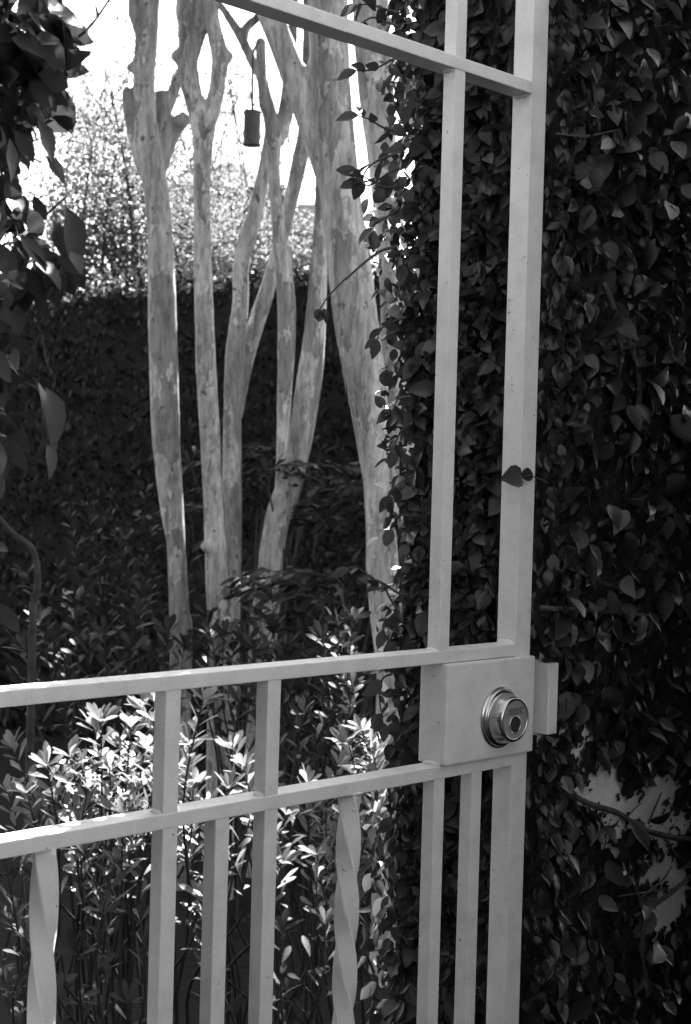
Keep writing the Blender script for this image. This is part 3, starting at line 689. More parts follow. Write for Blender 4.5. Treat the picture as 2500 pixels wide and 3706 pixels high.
# ------------------------------------------------------------------ crape-myrtle style trees with pale smooth trunks
def remesh(parts, voxel, name):
    me = merge_tubes(name, parts); o = bpy.data.objects.new(name, me); COL.objects.link(o)
    m = o.modifiers.new('r', 'REMESH'); m.mode = 'VOXEL'; m.voxel_size = voxel
    s = o.modifiers.new('s', 'SMOOTH'); s.iterations = 6; s.factor = 0.5
    bpy.context.view_layer.update()
    out = bpy.data.meshes.new_from_object(o.evaluated_get(bpy.context.evaluated_depsgraph_get()))
    bpy.data.objects.remove(o); out.name = name; return out

def knob(p, r, seed):
    P = [p + Vector((0, 0, -r)), p + Vector((0, 0, -r * 0.6)), p, p + Vector((0, 0, r * 0.6)), p + Vector((0, 0, r))]
    return tube_arrays(P, [r * 0.2, r * 0.8, r, r * 0.8, r * 0.2], 14, 0.25, seed)

def stem_tube(pts, depth, seed, to_ground=False, up=None, dz=None):
    """pts: (x, y, width) pixels on a plane at the given distance"""
    P, R_ = [], []
    for i, (x, y, w) in enumerate(pts):
        dd = depth + (dz[i] if dz else 0.0); P.append(at(x, y, dd)); R_.append(w * D / F_PX * dd / 2)
    if to_ground:
        b = P[0]; P.insert(0, Vector((b.x + (b.x - P[1].x) * 0.6, b.y, -0.05))); R_.insert(0, R_[0] * 1.15)
    if up:
        l, k = P[-1], P[-2]; dr = (l - k).normalized()
        for s in (0.35, 0.8, 1.3)[:up]:
            P.append(l + dr * s + Vector((0.08 * random.uniform(-1, 1), 0.08 * random.uniform(-1, 1), 0.1 * s))); R_.append(R_[-1] * 0.85)
    C, Q = catmull(P, R_, 8); return tube_arrays(C, Q, 18, 0.10, seed), C[-1]

# sun flecks: places that the photo shows lit; the crowns overhead leave these rays open
LIT = [(at(280, 1670, 2.95), 0.25), (at(440, 1620, 2.95), 0.17), (at(110, 1750, 2.9), 0.15), (at(825, 1690, 2.95), 0.09), (at(395, 760, 5.0), 0.12), (at(560, 680, 5.5), 0.10), (at(805, 300, 4.2), 0.26), (G(-0.55, 0.01, Z_R2T), 0.10), (G(-0.27, 0.01, Z_R2T), 0.04),
       (at(890, 980, 1.6), 0.16), (at(885, 760, 1.6), 0.08), (at(880, 1170, 1.6), 0.10), (at(800, 1850, 2.9), 0.05), (at(110, 290, 3.4), 0.05), (at(90, 450, 3.4), 0.05), (at(500, 1950, 2.8), 0.06), (at(480, 1430, 4.6), 0.06), (at(820, 1420, 3.6), 0.1), (at(600, 1960, 2.7), 0.05), (at(40, 1980, 2.5), 0.05), (at(732, 715, 1.6), 0.06)]
def keep_open(P):
    P = np.asarray(P, float); ok = np.ones(len(P), bool); s = np.array(SUN)
    for c, r in LIT:
        v = P - np.array(c); a = v @ s; dist = np.linalg.norm(v - a[:, None] * s, axis=1); ok &= ~((a > 0) & (dist < r + 0.05))
    return ok

# shade of the crowns: clump centres spread over the bed, carried up the sun's rays to crown height
TREES = []
def crown(tree, tips, seed, count, rad): TREES.append((tree, tips, seed, count, rad))
def grow_crowns():
    rr = np.random.default_rng(5); sv = np.array(SUN); C = []
    for x0, x1, y0, y1, z, n_ in ((-1.9, 1.0, 3.2, 6.6, 0.8, 560), (-1.4, 0.4, 2.2, 3.2, 0.5, 380), (-2.2, 0.6, 5.5, 7.6, 1.5, 220), (-1.4, 0.5, 2.8, 4.2, 0.1, 320), (-1.8, 1.0, 4.2, 7.2, 0.0, 320)):
        g_ = np.stack([rr.uniform(x0, x1, n_), rr.uniform(y0, y1, n_), np.full(n_, z)], 1)
        k = 0.0
        h = np.full(n_, 4.0)
        for it in range(12):
            k = (h - z) / sv[2]; yy = g_[:, 1] + k * sv[1]; h = 1.85 + 0.318 * yy
        h += np.abs(rr.normal(size=n_)) * 0.45; k = (h - z) / sv[2]; C.append(g_ + k[:, None] * sv)
    C = np.concatenate(C); owner = np.argmin([np.min([np.linalg.norm(C[:, :2] - np.array(tp)[:2], axis=1) for tp in tips], axis=0) for _, tips, *_ in TREES], axis=0)
    for i, (tr_, tips, seed, count, rad) in enumerate(TREES):
        pos = [c + rr.normal(size=(42, 3)) * 0.15 for c in C[owner == i]]
        for tp in tips:
            for k in range(count // 2):
                c = np.array(tp) + rr.normal(size=3) * np.array([rad, rad, rad * 0.42]) + np.array([0, 0, 0.3]); pos.append(c + rr.normal(size=(26, 3)) * 0.13)
        pos = np.concatenate(pos); pos = pos[keep_open(pos) & (pos[:, 2] > 1.5 + 0.318 * pos[:, 1])]; n_ = len(pos)
        me = joined('crown', TINY_T, pos, frames(unit(n_) + np.array([0, 0, -0.3]), unit(n_) + np.array([0, 0, 0.8])), rr.uniform(0.06, 0.10, n_), rr.integers(0, 2, n_))
        tag(place(link('crown', me, M_CROWN), tr_), kind='stuff')

def tree(label, stems, knobs, seed, count=14, rad=0.75):
    tubes, tips = [], []
    b = None
    for i, (pts, depth, g, up, dz) in enumerate(stems):
        tb_, end = stem_tube(pts, depth, seed + i * 3.1, g, up, dz); tubes.append(tb_)
        if g and b is None: b = tb_[0][-2]
        if up: tips.append(end)
    for x, y, w, depth in knobs: tubes.append(knob(at(x, y, depth), w * D / F_PX * depth / 2, seed + x))
    t_ = empty('crape_tree', (b[0], b[1], 0)); tag(t_, label, 'tree', 'pale-trunked trees in the bed')
    me = remesh(tubes, 0.0085, 'trunk'); place(link('trunk', me, M_BARK), t_)
    br = []
    for k, tp in enumerate(tips):
        for j in range(4):
            a = random.uniform(0, 6.28); e_ = tp + Vector((math.cos(a) * 0.6, math.sin(a) * 0.6, random.uniform(0.3, 0.7))); m_ = (tp + e_) / 2 + Vector((0, 0, 0.1))
            C, Q = catmull([tp - Vector((0, 0, 0.1)), m_, e_], [0.018, 0.012, 0.005], 5)
            me = merge_tubes('limb', [tube_arrays(C, Q, 8)]); place(link('limb', me, M_BARK), t_)
    crown(t_, tips, int(seed * 10), count, rad); return t_

tree('pale smooth-barked tree whose trunk forks low into a stub and two upright stems', [
    ([(412, 1470, 50), (408, 1390, 47), (399, 1200, 44), (393, 1040, 40), (387, 880, 42), (376, 680, 48), (369, 600, 54), (357, 450, 58), (340, 330, 50), (328, 210, 48), (333, 100, 50), (338, 0, 52)], 5.0, True, 3, None),
    ([(392, 1240, 22), (377, 1160, 27), (362, 1020, 30), (357, 890, 33), (353, 720, 34), (352, 560, 34)], 4.99, False, None, None),
    ([(345, 430, 30), (318, 360, 30), (300, 290, 29), (292, 240, 28), (288, 205, 24)], 5.0, False, None, None),
    ([(352, 400, 30), (366, 330, 34), (370, 260, 36), (366, 205, 30)], 5.06, False, None, None),
    ([(362, 400, 30), (385, 330, 30), (405, 285, 34), (428, 262, 30)], 5.08, False, None, None),
    ([(372, 270, 24), (394, 215, 26), (404, 170, 28)], 5.08, False, None, None),
    ([(318, 90, 16), (305, 40, 22), (303, 0, 24)], 5.0, False, 2, None)], [(296, 152, 22, 5.0), (288, 208, 24, 5.0), (411, 275, 34, 5.06)], 1.0)
tree('pale smooth-barked tree dividing into knobbly limbs like a candelabra', [
    ([(505, 1520, 62), (500, 1440, 56), (493, 1300, 53), (485, 1150, 48), (478, 1000, 46), (470, 850, 48), (464, 700, 46), (460, 500, 40), (459, 400, 42), (462, 330, 46), (464, 285, 52)], 4.9, True, None, None),
    ([(458, 320, 36), (444, 240, 44), (428, 170, 50), (428, 110, 44), (424, 50, 40), (422, 0, 42)], 4.9, False, 3, None),
    ([(430, 150, 34), (448, 90, 34), (464, 40, 36), (468, 0, 38)], 4.92, False, 3, None),
    ([(466, 310, 36), (486, 240, 37), (496, 180, 36), (500, 130, 40), (488, 75, 36), (480, 30, 34), (478, 0, 34)], 4.88, False, 3, None)], [(515, 128, 34, 4.88), (404, 128, 34, 4.9), (470, 1240, 30, 4.87), (520, 1420, 44, 4.85)], 2.0)
tree('pale tree leaning right behind the others with a bent slender stem', [
    ([(530, 1250, 40), (528, 1100, 44), (528, 960, 42), (534, 800, 44), (546, 690, 38), (548, 600, 38), (568, 525, 38), (592, 430, 34), (606, 350, 28), (612, 300, 24)], 5.55, True, None, None),
    ([(534, 950, 36), (552, 840, 40), (580, 740, 40), (610, 650, 36), (635, 560, 34), (662, 450, 34), (682, 360, 38), (694, 300, 36), (700, 200, 34), (704, 60, 32)], 5.62, False, 3, None)], [], 3.0)
tree('pale tree in a V of two stems beside the hanging feeder, with a sawn-off stub', [
    ([(598, 1440, 62), (605, 1370, 58), (618, 1250, 60), (632, 1170, 58), (650, 1110, 50)], 5.2, True, None, None),
    ([(630, 1200, 30), (640, 1060, 28), (644, 950, 32), (650, 800, 42), (650, 680, 44), (640, 590, 36), (629, 480, 30), (622, 380, 32), (622, 310, 42), (612, 255, 34), (604, 225, 32)], 5.2, False, None, None),
    ([(640, 1190, 40), (664, 1090, 54), (688, 960, 58), (708, 830, 58), (718, 720, 48), (724, 600, 38), (728, 500, 30), (730, 380, 28), (728, 200, 28), (722, 0, 28)], 5.26, False, 3, None),
    ([(630, 330, 30), (642, 290, 36), (650, 250, 36), (656, 200, 32), (662, 120, 26), (668, 0, 22)], 5.24, False, 2, None),
    ([(600, 250, 22), (596, 190, 24), (593, 130, 26), (592, 92, 24)], 5.18, False, None, None),
    ([(660, 560, 14), (652, 640, 30), (655, 700, 34)], 5.22, False, None, None)], [(603, 222, 34, 5.19), (593, 96, 26, 5.18)], 4.0)
tree('stoutest pale trunk, mottled with peeling bark, leaning beside the vine-covered wall', [
    ([(884, 1560, 64), (876, 1480, 56), (870, 1390, 66), (866, 1280, 76), (860, 1180, 66), (852, 1090, 62), (842, 980, 80), (826, 850, 96), (806, 720, 100), (790, 600, 98), (768, 420, 90), (756, 280, 92), (748, 140, 92), (744, 0, 92)], 4.2, True, 3, None),
    ([(868, 1300, 50), (876, 1180, 56), (880, 1050, 50), (885, 900, 50), (884, 750, 42), (880, 600, 44), (868, 400, 62), (852, 200, 84), (840, 60, 84), (838, 0, 84)], 4.3, False, 3, None),
    ([(752, 430, 50), (716, 310, 60), (676, 195, 62), (638, 95, 58), (602, 0, 54)], 4.22, False, 3, None)], [(704, 250, 44, 4.2)], 5.0)
# slender forked branch above the feeder belongs to the tree behind: a thin sapling stem
sap = empty('crape_tree', (at(640, 900, 6.3).x, at(640, 900, 6.3).y, 0)); tag(sap, 'slender pale stem forking in a Y above the hanging feeder', 'tree', 'pale-trunked trees in the bed')
tb1, e1 = stem_tube([(632, 1300, 20), (640, 1060, 18), (650, 760, 20), (634, 520, 18), (620, 330, 20), (602, 200, 22), (578, 150, 22), (548, 85, 22), (520, 40, 18), (495, 5, 16)], 6.3, 9.0, True, 2, None)
tb2, e2 = stem_tube([(552, 95, 20), (562, 60, 20), (585, 40, 20), (610, 0, 18)], 6.3, 9.5, False, 2, None)
place(link('trunk', remesh([tb1, tb2], 0.006, 'trunk'), M_BARK), sap); crown(sap, [e1, e2], 91, 10, 0.6)

grow_crowns()

# ------------------------------------------------------------------ hanging feeder
fc_ = at(573, 291, 5.05); fr_ = 20 * D / F_PX * 5.05; fh = 40 * D / F_PX * 5.05
feed = empty('hanging_feeder', fc_ - Vector((0, 0, fh))); tag(feed, 'dark cylindrical bird feeder hanging on a wire between pale trunks', 'bird feeder')
def cyl(name, prof, mat, parent, c, seg=28):
    bm = bmesh.new(); rings = [[bm.verts.new((c.x + r * math.cos(2 * math.pi * k / seg), c.y + r * math.sin(2 * math.pi * k / seg), c.z + z)) for k in range(seg)] for r, z in prof]
    for a, b in zip(rings, rings[1:]):
        for k in range(seg): bm.faces.new((a[k], a[(k + 1) % seg], b[(k + 1) % seg], b[k]))
    bm.faces.new(rings[0][::-1]); bm.faces.new(rings[-1]); bmesh.ops.recalc_face_normals(bm, faces=bm.faces)
    return place(from_bm(name, bm, mat, None, smooth=False), parent)
cyl('tube', [(fr_ * 0.96, -fh * 0.92), (fr_ * 0.96, -fh * 0.03), (fr_ * 0.9, -fh * 0.02), (fr_ * 0.9, fh * 0.02), (fr_ * 0.96, fh * 0.03), (fr_ * 0.96, fh * 0.86)], M_FEED, feed, fc_)
cyl('base_tray', [(fr_ * 0.9, -fh), (fr_ * 1.03, -fh * 0.98), (fr_ * 1.03, -fh * 0.9), (fr_ * 0.98, -fh * 0.89)], M_FEED, feed, fc_)
cyl('lid', [(fr_ * 1.03, fh * 0.85), (fr_ * 1.03, fh * 0.92), (fr_ * 0.8, fh * 0.98), (fr_ * 0.3, fh * 1.02)], M_FEED, feed, fc_)
C, Q = catmull([fc_ + Vector((0, 0, fh)), at(574, 200, 5.05), at(576, 120, 5.06), at(590, 95, 5.14)], [0.004] * 4, 4)
place(link('wire', merge_tubes('wire', [tube_arrays(C, Q, 6)]), M_DARK), feed)

# ------------------------------------------------------------------ shrubs with whorled leaves
def shrub(name, label, base, tips, llen, mat=M_SHRUB, tmpl=SHRUB_T, group=None, cat_='shrub', singles=300, spacing=0.011, frac=0.5, seed=0, droop=0.0, rosette=8, stem_mat=None, r0=0.004):
    rr = np.random.default_rng(seed); root = empty(name, (base.x, base.y, 0)); tag(root, label, cat_, group)
    P_, A_, N_, S_ = [], [], [], []; tubes = []
    for tp in tips:
        b = base + Vector((rr.normal() * 0.05, rr.normal() * 0.05, -0.02)); m1 = b.lerp(tp, 0.45) + Vector((rr.normal() * 0.04, rr.normal() * 0.04, 0.06 * (tp.z - b.z)))
        m2 = b.lerp(tp, 0.8) + Vector((rr.normal() * 0.02, rr.normal() * 0.02, 0.0))
        C, Q = catmull([b, m1, m2, tp], [r0 * 1.3, r0, r0 * 0.6, r0 * 0.35], 7); tubes.append(tube_arrays(C, Q, 6, 0.1, seed))
        tot = sum((q_ - p_).length for p_, q_ in zip(C, C[1:])); run = 0.0; nxt = tot * (1 - frac); ph = rr.random() * 6.28
        for p_, q_ in zip(C, C[1:]):
            sl_ = (q_ - p_).length; dr = (q_ - p_).normalized() if sl_ > 1e-6 else Vector((0, 0, 1))
            while nxt < run + sl_:
                u = nxt / tot; ph += 2.4; o = dr.orthogonal().normalized(); o2 = dr.cross(o); sd_ = o * math.cos(ph) + o2 * math.sin(ph)
                ax = sd_ * (1.0 - 0.25 * u) + dr * (0.25 + 0.45 * u) + Vector((0, 0, -droop))
                P_.append(tuple(p_ + dr * (nxt - run))); A_.append(tuple(ax)); N_.append(tuple(dr + 0.35 * Vector(tuple(rr.normal(size=3))))); S_.append(llen * (0.7 + 0.5 * rr.random()))
                nxt += spacing * (0.6 + 0.8 * rr.random()) * (1.6 - u)
            run += sl_
        dr = (C[-1] - C[-2]).normalized(); o = dr.orthogonal().normalized(); o2 = dr.cross(o)
        for k in range(rosette):
            ph = 6.283 * k / rosette + rr.random() * 0.6; e_ = rr.uniform(0.35, 1.5)
            P_.append(tuple(C[-1])); A_.append(tuple((o * math.cos(ph) + o2 * math.sin(ph)) + dr * e_ + Vector((0, 0, -droop * 0.6)))); N_.append(tuple(dr + 0.3 * Vector(tuple(rr.normal(size=3))))); S_.append(llen * (0.75 + 0.5 * rr.random()))
    for tb_ in tubes: place(link('stem', merge_tubes('stem', [tb_]), stem_mat or M_GSTEM), root)
    foliage(root, mat, tmpl, P_, A_, N_, S_, singles=singles); return root

def tips_px(pts, depth, jit=0.12, seed=0):
    rr = np.random.default_rng(seed); return [at(x, y, depth + rr.uniform(-jit, jit)) for x, y in pts]

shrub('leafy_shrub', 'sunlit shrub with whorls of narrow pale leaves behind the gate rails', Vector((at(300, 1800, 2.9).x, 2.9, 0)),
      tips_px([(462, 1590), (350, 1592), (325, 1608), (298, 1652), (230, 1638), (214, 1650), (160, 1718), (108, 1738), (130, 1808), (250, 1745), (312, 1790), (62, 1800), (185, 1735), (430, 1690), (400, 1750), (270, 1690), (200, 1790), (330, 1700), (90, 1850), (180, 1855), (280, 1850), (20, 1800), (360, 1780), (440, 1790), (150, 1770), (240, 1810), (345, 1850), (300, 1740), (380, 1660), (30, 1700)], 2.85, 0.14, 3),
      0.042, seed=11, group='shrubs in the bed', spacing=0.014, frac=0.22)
shrub('leafy_shrub', 'low shrub with bright leaf tufts between the triple gate bars', Vector((at(540, 1900, 2.9).x, 2.95, 0)),
      tips_px([(556, 1740), (475, 1830), (520, 1790), (570, 1860), (620, 1900), (500, 1900), (430, 1950), (460, 2040), (640, 1960), (530, 1700), (700, 1780), (650, 1850), (440, 1880), (610, 1780)], 2.85, 0.14, 5), 0.04, seed=12, group='shrubs in the bed', frac=0.16, spacing=0.02)
shrub('leafy_shrub', 'small shrub tuft at the foot of the stoutest trunk, by the vine edge', Vector((at(830, 1800, 3.1).x, 3.1, 0)),
      tips_px([(822, 1660), (840, 1690), (790, 1690), (850, 1720), (770, 1740), (830, 1745), (740, 1820), (790, 1860), (700, 1850), (850, 1850), (720, 1940), (760, 1900)], 3.0, 0.1, 6), 0.042, seed=13, group='shrubs in the bed', frac=0.3)
shrub('leafy_shrub', 'upright shaded shrub with thin stems seen between the two rails', Vector((at(740, 1700, 3.6).x, 3.6, 0)),
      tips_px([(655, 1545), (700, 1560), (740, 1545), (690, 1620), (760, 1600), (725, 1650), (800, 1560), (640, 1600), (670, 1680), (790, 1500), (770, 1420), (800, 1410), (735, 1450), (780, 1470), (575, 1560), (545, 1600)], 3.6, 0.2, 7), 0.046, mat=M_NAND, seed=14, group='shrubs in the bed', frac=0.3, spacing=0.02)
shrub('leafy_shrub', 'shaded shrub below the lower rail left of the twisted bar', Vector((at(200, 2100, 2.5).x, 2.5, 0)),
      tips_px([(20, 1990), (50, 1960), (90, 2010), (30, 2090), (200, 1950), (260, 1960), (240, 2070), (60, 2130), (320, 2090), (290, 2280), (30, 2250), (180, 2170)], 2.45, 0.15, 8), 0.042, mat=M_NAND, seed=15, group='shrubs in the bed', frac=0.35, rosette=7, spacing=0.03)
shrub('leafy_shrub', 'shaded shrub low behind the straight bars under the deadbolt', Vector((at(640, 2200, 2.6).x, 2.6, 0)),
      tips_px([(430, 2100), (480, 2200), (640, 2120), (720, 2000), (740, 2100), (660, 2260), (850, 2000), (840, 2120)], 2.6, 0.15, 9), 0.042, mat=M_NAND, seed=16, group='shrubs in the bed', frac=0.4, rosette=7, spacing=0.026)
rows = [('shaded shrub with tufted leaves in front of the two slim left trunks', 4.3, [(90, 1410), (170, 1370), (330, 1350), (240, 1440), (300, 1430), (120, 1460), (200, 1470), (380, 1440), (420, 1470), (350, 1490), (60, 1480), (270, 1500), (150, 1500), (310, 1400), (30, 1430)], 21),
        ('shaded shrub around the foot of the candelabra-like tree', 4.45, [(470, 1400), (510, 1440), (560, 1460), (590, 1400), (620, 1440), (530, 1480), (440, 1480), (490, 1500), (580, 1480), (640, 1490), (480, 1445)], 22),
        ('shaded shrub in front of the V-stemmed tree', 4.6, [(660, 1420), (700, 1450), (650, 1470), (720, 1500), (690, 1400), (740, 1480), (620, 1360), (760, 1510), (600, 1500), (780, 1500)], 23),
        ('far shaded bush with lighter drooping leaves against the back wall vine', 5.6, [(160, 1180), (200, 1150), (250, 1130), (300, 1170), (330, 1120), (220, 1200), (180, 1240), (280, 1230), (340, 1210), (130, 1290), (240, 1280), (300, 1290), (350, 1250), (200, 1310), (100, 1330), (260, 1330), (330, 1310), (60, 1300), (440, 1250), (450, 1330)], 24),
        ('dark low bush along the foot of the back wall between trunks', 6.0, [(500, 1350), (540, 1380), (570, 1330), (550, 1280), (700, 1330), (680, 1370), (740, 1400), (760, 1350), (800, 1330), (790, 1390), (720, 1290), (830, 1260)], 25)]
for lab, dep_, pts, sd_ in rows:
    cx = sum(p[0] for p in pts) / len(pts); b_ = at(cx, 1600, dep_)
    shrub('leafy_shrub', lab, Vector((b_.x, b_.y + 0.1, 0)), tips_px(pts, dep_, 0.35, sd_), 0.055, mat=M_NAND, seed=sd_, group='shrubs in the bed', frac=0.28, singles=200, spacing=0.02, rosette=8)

# feathery (pinnate) bushes
def pinnate(label, base, sprays, seed):
    rr = np.random.default_rng(seed); root = empty('feathery_bush', (base.x, base.y, 0)); tag(root, label, 'bush', 'feathery bushes by the trunks')
    P_, A_, N_, S_ = [], [], [], []
    for tip, side in sprays:
        st = tip + Vector((-side * 0.28, rr.normal() * 0.05, -0.06 + rr.normal() * 0.03)); b = base + Vector((rr.normal() * 0.08, rr.normal() * 0.08, -0.02))
        C, Q = catmull([b, b.lerp(st, 0.6) + Vector((0, 0, 0.12)), st, st.lerp(tip, 0.5) + Vector((0, 0, 0.03)), tip], [0.006, 0.005, 0.003, 0.002, 0.001], 6)
        place(link('stem', merge_tubes('stem', [tube_arrays(C, Q, 6)]), M_TWIG), root)
        for k in range(12, len(C)):
            dr = (C[k] - C[k - 1]).normalized(); sx = dr.cross(Vector((0, 0, 1))).normalized()
            for s in (-1, 1):
                for j in range(2):
                    P_.append(tuple(C[k] + sx * s * 0.02 * j + Vector(tuple(rr.normal(size=3) * 0.006)))); A_.append(tuple(sx * s * 0.8 + dr * 0.7 + Vector((0, 0, -0.25)) + 0.25 * Vector(tuple(rr.normal(size=3)))))
                    N_.append(tuple(Vector((0, -0.3, 1)) + 0.4 * Vector(tuple(rr.normal(size=3))))); S_.append(rr.uniform(0.045, 0.075))
    foliage(root, M_NAND, SHRUB_T, P_, A_, N_, S_, singles=160); return root
def spr(pts, dep_, seed):
    rr = np.random.default_rng(seed); return [(at(x, y, dep_ + rr.uniform(-0.2, 0.2)), s) for x, y, s in pts]
b_ = at(790, 1600, 5.3); pinnate('feathery bush with arching sprays between the V-stemmed tree and the stoutest trunk', Vector((b_.x, b_.y, 0)), spr([(700, 1140, -1), (730, 1110, -1), (760, 1090, -1), (720, 1165, -1), (750, 1150, -1), (800, 1060, 1), (780, 1130, -1), (820, 1100, 1), (790, 1180, -1), (740, 1200, -1), (770, 1220, -1), (690, 1180, -1), (810, 1150, 1), (830, 1190, 1), (760, 1260, -1), (800, 1240, -1)], 5.3, 31), 31)
b_ = at(600, 1600, 6.1); pinnate('feathery bush low behind the candelabra-like tree', Vector((b_.x, b_.y, 0)), spr([(540, 1040, -1), (570, 1020, -1), (600, 1040, 1), (620, 1020, 1), (550, 1070, -1), (580, 1090, -1), (430, 1060, -1), (440, 1110, -1), (560, 1130, -1), (600, 1120, 1), (450, 1150, 1), (520, 1090, -1)], 6.1, 32), 32)
b_ = at(560, 1600, 4.75); pinnate('small feathery sprig before the foot of the V-stemmed tree', Vector((b_.x, b_.y, 0)), spr([(545, 1310, -1), (560, 1330, -1), (540, 1340, -1), (575, 1300, -1), (640, 1400, 1), (585, 1350, -1)], 4.75, 33), 33)

# ------------------------------------------------------------------ broad-leaved shrub at the left
bs = empty('broadleaf_shrub', (at(-60, 1300, 3.5).x, 3.5, 0)); tag(bs, 'tall broad-leaved shrub with big drooping curled leaves at the garden edge', 'shrub')
b0 = Vector((at(20, 1400, 3.5).x, 3.5, -0.03))
def bs_stem(pts, r0, r1, dep_=3.45, ground=False):
    P = [at(x, y, dep_) for x, y in pts]
    if ground: P.insert(0, Vector((P[0].x, P[0].y, -0.03)))
    rs = list(np.linspace(r0, r1, len(P))); C, Q = catmull(P, rs, 5); place(link('stem', merge_tubes('stem', [tube_arrays(C, Q, 8, 0.1, pts[0][0])]), M_TWIG), bs); return C
bs_stem([(74, 1470), (76, 1380), (86, 1330), (84, 1280), (70, 1240), (20, 1200), (-60, 1100)], 0.010, 0.005, ground=True)
bs_stem([(-40, 1250), (-45, 1150), (-60, 900), (-70, 600), (-60, 300), (-20, 100)], 0.010, 0.006)
bs_stem([(-60, 640), (-10, 620), (50, 560), (95, 500), (130, 465), (150, 448)], 0.006, 0.002)
bs_stem([(-65, 500), (0, 560), (10, 555), (60, 540), (80, 505)], 0.005, 0.002)
bs_stem([(-50, 300), (20, 350), (60, 355), (95, 368)], 0.006, 0.002)
bs_stem([(-60, 250), (20, 180), (90, 150), (130, 120), (165, 95), (205, 60), (235, 20), (260, -20)], 0.006, 0.002)
bs_stem([(165, 95), (172, 130), (200, 180)], 0.002, 0.001)
bs_stem([(-40, 960), (20, 900), (60, 830), (75, 790), (95, 760), (105, 820), (120, 850)], 0.004, 0.002)
bs_stem([(-40, 860), (20, 860), (80, 880), (120, 920), (145, 970)], 0.005, 0.0015)
P_, A_, N_, S_ = [], [], [], []
rr = np.random.default_rng(77)
for x, y, sx, sy, n_, ls in [(40, 60, 70, 60, 70, 0.095), (110, 40, 45, 40, 26, 0.09), (60, 170, 60, 55, 55, 0.095), (20, 270, 45, 50, 30, 0.095), (0, 400, 30, 60, 22, 0.09), (40, 520, 35, 45, 20, 0.085), (80, 600, 35, 30, 18, 0.095), (120, 590, 30, 30, 12, 0.085), (40, 470, 35, 30, 10, 0.06), (20, 640, 35, 30, 14, 0.09),
                            (-30, 800, 35, 120, 30, 0.09), (-10, 1000, 20, 80, 14, 0.09), (20, 760, 25, 30, 5, 0.07), (-20, 1250, 20, 80, 8, 0.08), (-60, 100, 60, 200, 60, 0.1), (-90, 600, 60, 250, 60, 0.1), (20, -60, 90, 50, 60, 0.1)]:
    for k in range(n_):
        P_.append(tuple(at(x + rr.normal() * sx * 0.6, y + rr.normal() * sy * 0.6, 3.45 + rr.normal() * 0.12))); A_.append(tuple(np.array([0.25, 0, -0.85]) + 0.6 * rr.normal(size=3)))
        N_.append(tuple(np.array([0.1, -0.5, 0.5]) + 0.6 * rr.normal(size=3))); S_.append(ls * rr.uniform(0.75, 1.2))
# individually placed leaves that stand out
for x, y, x2, y2, nrm in [(90, 300, 172, 268, (0, 0.5, 0.9)), (100, 355, 150, 385, (0.3, -0.6, 0.6)), (60, 295, 110, 255, (-0.3, -0.3, 0.9)), (110, 205, 118, 250, (0.6, -0.6, 0.1)), (150, 470, 205, 580, (0.6, -0.5, 0.4)), (120, 500, 160, 580, (0.4, -0.7, 0.4)),
                         (100, 560, 130, 655, (0.2, -0.8, 0.3)), (170, 100, 190, 150, (0.8, -0.5, 0.1)), (218, 10, 222, 45, (0.9, -0.4, 0)), (130, 150, 133, 248, (0.9, -0.4, 0)), (105, 880, 160, 985, (0.5, -0.4, 0.8)), (70, 850, 165, 990, (0.3, 0.2, 0.9)), (105, 1005, 138, 1062, (0.8, -0.4, 0.3)),
                         (150, 1350, 165, 1340, (0, 0, 1)), (40, 690, 45, 760, (0.5, -0.7, 0.2)), (0, 990, 60, 1060, (0.2, -0.8, 0.3)), (15, 690, 60, 640, (0.2, -0.8, 0.4))]:
    a, b = at(x, y, 3.4), at(x2, y2, 3.38); P_.append(tuple(a)); A_.append(tuple(b - a)); N_.append(nrm); S_.append(max((b - a).length, 0.02) * 1.05)
no_ = 1500; u_ = unit(no_) * RNG.random((no_, 1)) ** 0.4  # unseen overhanging leaves added to shade the gate's left bars
op = np.array([-1.25, 2.6, 2.5]) + u_ * np.array([0.6, 0.9, 0.6]); fx, fy, fz = project(op)
op = op[keep_open(op) & ~((fx > -160) & (fx < 2700) & (fy > -160))]; no_ = len(op)
P_ += [tuple(p) for p in op]; A_ += [tuple(a) for a in np.array([0.1, 0, -0.8]) + 0.7 * unit(no_)]; N_ += [tuple(a) for a in np.array([0, 0, 0.8]) + 0.6 * unit(no_)]; S_ += list(RNG.uniform(0.09, 0.14, no_))
foliage(bs, M_BROAD, BROAD_T, P_, A_, N_, S_, singles=300)

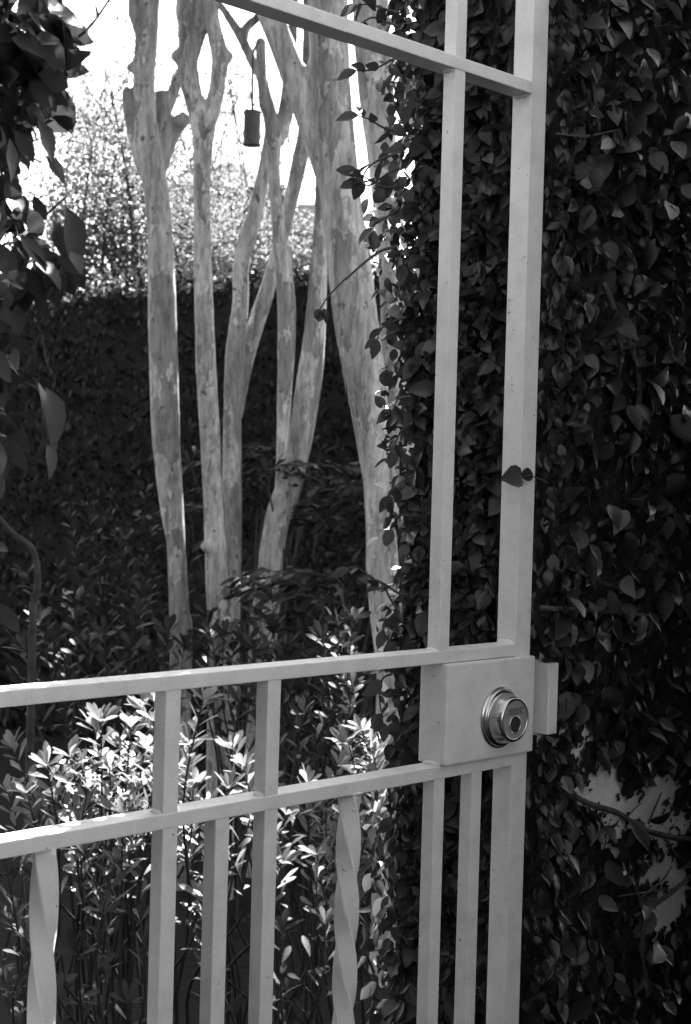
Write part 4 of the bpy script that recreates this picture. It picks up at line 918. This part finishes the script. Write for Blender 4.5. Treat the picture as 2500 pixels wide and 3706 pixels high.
# ------------------------------------------------------------------ sunlit trees behind the back wall
def far_tree(label, x, y_base, depth, h, crown_px, nleaf, seed, size=(0.022, 0.045), spread=0.7):
    nleaf = int(nleaf * 2.2)
    rr = np.random.default_rng(seed); g = at(x, 1000, depth); root = empty('garden_tree', (g.x, g.y, 0)); tag(root, label, 'tree', 'sunlit trees behind the back wall')
    tips = [at(a, b, depth + rr.uniform(-spread, spread)) for a, b, *_ in crown_px]; k0 = Vector((g.x, g.y, -0.05)); k1 = Vector((g.x, g.y, 1.2)) + Vector((rr.normal() * 0.1, 0, 0)); k2 = Vector((g.x + rr.normal() * 0.15, g.y, 1.9))
    C, Q = catmull([k0, k1, k2], [0.05, 0.035, 0.028], 6); place(link('trunk', merge_tubes('trunk', [tube_arrays(C, Q, 10, 0.1, seed)]), M_TWIG), root)
    tubes = []; pts = []
    for tp, c in zip(tips, crown_px):
        s = k1.lerp(k2, rr.random()); m_ = s.lerp(tp, 0.55) + Vector((rr.normal() * 0.15, rr.normal() * 0.1, 0.1)); C, Q = catmull([s, m_, tp], [0.016, 0.010, 0.004], 6); tubes.append(tube_arrays(C, Q, 6, 0.1, seed))
        for j in range(7):
            p0 = C[int(rr.integers(5, len(C)))]; e_ = p0 + Vector(tuple(rr.normal(size=3) * np.array([0.28, 0.2, 0.28]))); mm = (p0 + e_) / 2 + Vector(tuple(rr.normal(size=3) * 0.04)); C2, Q2 = catmull([p0, mm, e_], [0.006, 0.004, 0.002], 4); tubes.append(tube_arrays(C2, Q2, 5))
            pts += [e_, mm]
        pts += C[6:]
    place(link('limb', merge_tubes('limb', tubes), M_TWIG), root)
    pts = np.array([tuple(p) for p in pts]); pick = pts[rr.integers(0, len(pts), nleaf)] + rr.normal(size=(nleaf, 3)) * 0.13
    me = joined('crown', TINY_T, pick, frames(unit(nleaf), unit(nleaf) + np.array([0, 0, 0.6])), rr.uniform(*size, nleaf), rr.integers(0, 2, nleaf))
    tag(place(link('crown', me, M_BRIGHT), root), kind='stuff')
far_tree('airy sunlit tree with fine bright leaves above the back wall, next to the broad-leaved shrub', 250, 640, 10.0, 4, [(200, 200), (250, 260), (210, 330), (270, 380), (180, 420), (240, 480), (300, 330), (160, 300), (290, 230), (220, 540), (280, 560), (170, 560), (240, 150), (130, 480)], 8500, 41)
far_tree('sunlit tree showing bright leaves between the two slim left trunks', 420, 640, 10.5, 4, [(395, 380), (405, 330), (400, 450), (415, 520), (400, 560), (405, 430), (320, 480), (330, 560), (300, 420), (400, 280)], 5000, 42)
far_tree('low sunlit tree with speckled leaves in front of the grey house roof', 540, 640, 11.0, 4, [(500, 510), (545, 520), (585, 525), (510, 540), (560, 550), (600, 530), (500, 580), (550, 590), (600, 580), (640, 570), (480, 530)], 3200, 43)
far_tree('sparse far tree with open twigs rising over the house roof', 560, 640, 13.0, 4, [(520, 180), (540, 220), (560, 150), (510, 240), (660, 230), (530, 140), (570, 90), (500, 90), (400, 60), (380, 110), (400, 160)], 900, 44, (0.04, 0.06))
far_tree('low sunlit tree glimpsed beside the stoutest trunk', 700, 640, 11.0, 4, [(690, 560), (700, 520), (670, 580), (840, 545), (850, 520), (860, 560), (720, 590), (650, 600)], 2600, 45)

# ------------------------------------------------------------------ house beyond
hz = 45.0; ap = at(526, 360, hz)
house = empty('house', (ap.x, ap.y + 3, 0)); tag(house, 'grey hip-roofed house beyond the garden trees', 'house')
def prism(name, V, Fc, mat, parent):
    bm = bmesh.new(); vs = [bm.verts.new(v) for v in V]
    for f in Fc: bm.faces.new([vs[i] for i in f])
    bmesh.ops.recalc_face_normals(bm, faces=bm.faces); return place(from_bm(name, bm, mat), parent)
hx0, hx1, hy0, hy1 = at(395, 400, hz).x, at(650, 400, hz).x, hz - 1.6, hz + 5.0
he = at(526, 425, hz - 1.6).z; rid = ap.z + 0.12
prism('roof', [(hx0, hy0, he), (hx1, hy0, he), (hx1, hy1, he), (hx0, hy1, he), (ap.x - 0.25, hz + 1.2, rid), (ap.x + 0.15, hz + 1.6, rid)], [(0, 1, 5, 4), (1, 2, 5), (2, 3, 4, 5), (3, 0, 4), (0, 3, 2, 1)], M_ROOF, house)
def wbox(name, x0, x1, y0, y1, z0, z1, mat, parent, bev=0.0):
    bm = bmesh.new(); box_bm(bm, x0, x1, y0, y1, z0, z1, bev); return place(from_bm(name, bm, mat), parent)
wbox('wall', hx0 + 0.4, hx1 - 0.4, hy0 + 0.4, hy1 - 0.4, 0, he - 0.003, M_HOUSE, house)
for wx in (hx0 + 0.7, hx0 + 1.9):
    w_ = wbox('window', wx, wx + 0.9, hy0 + 0.33, hy0 + 0.398, he - 2.2, he - 0.8, M_HOUSE, house); pn_ = wbox('pane', wx + 0.07, wx + 0.83, hy0 + 0.322, hy0 + 0.34, he - 2.13, he - 0.87, M_GLASS, house); pn_.parent = w_; pn_.matrix_local = Matrix()
wg = at(705, 477, hz)
wbox('wing', hx1 - 0.39, at(800, 477, hz).x, hy0 + 0.8, hy1 - 1, 0, wg.z, M_HOUSE, house)
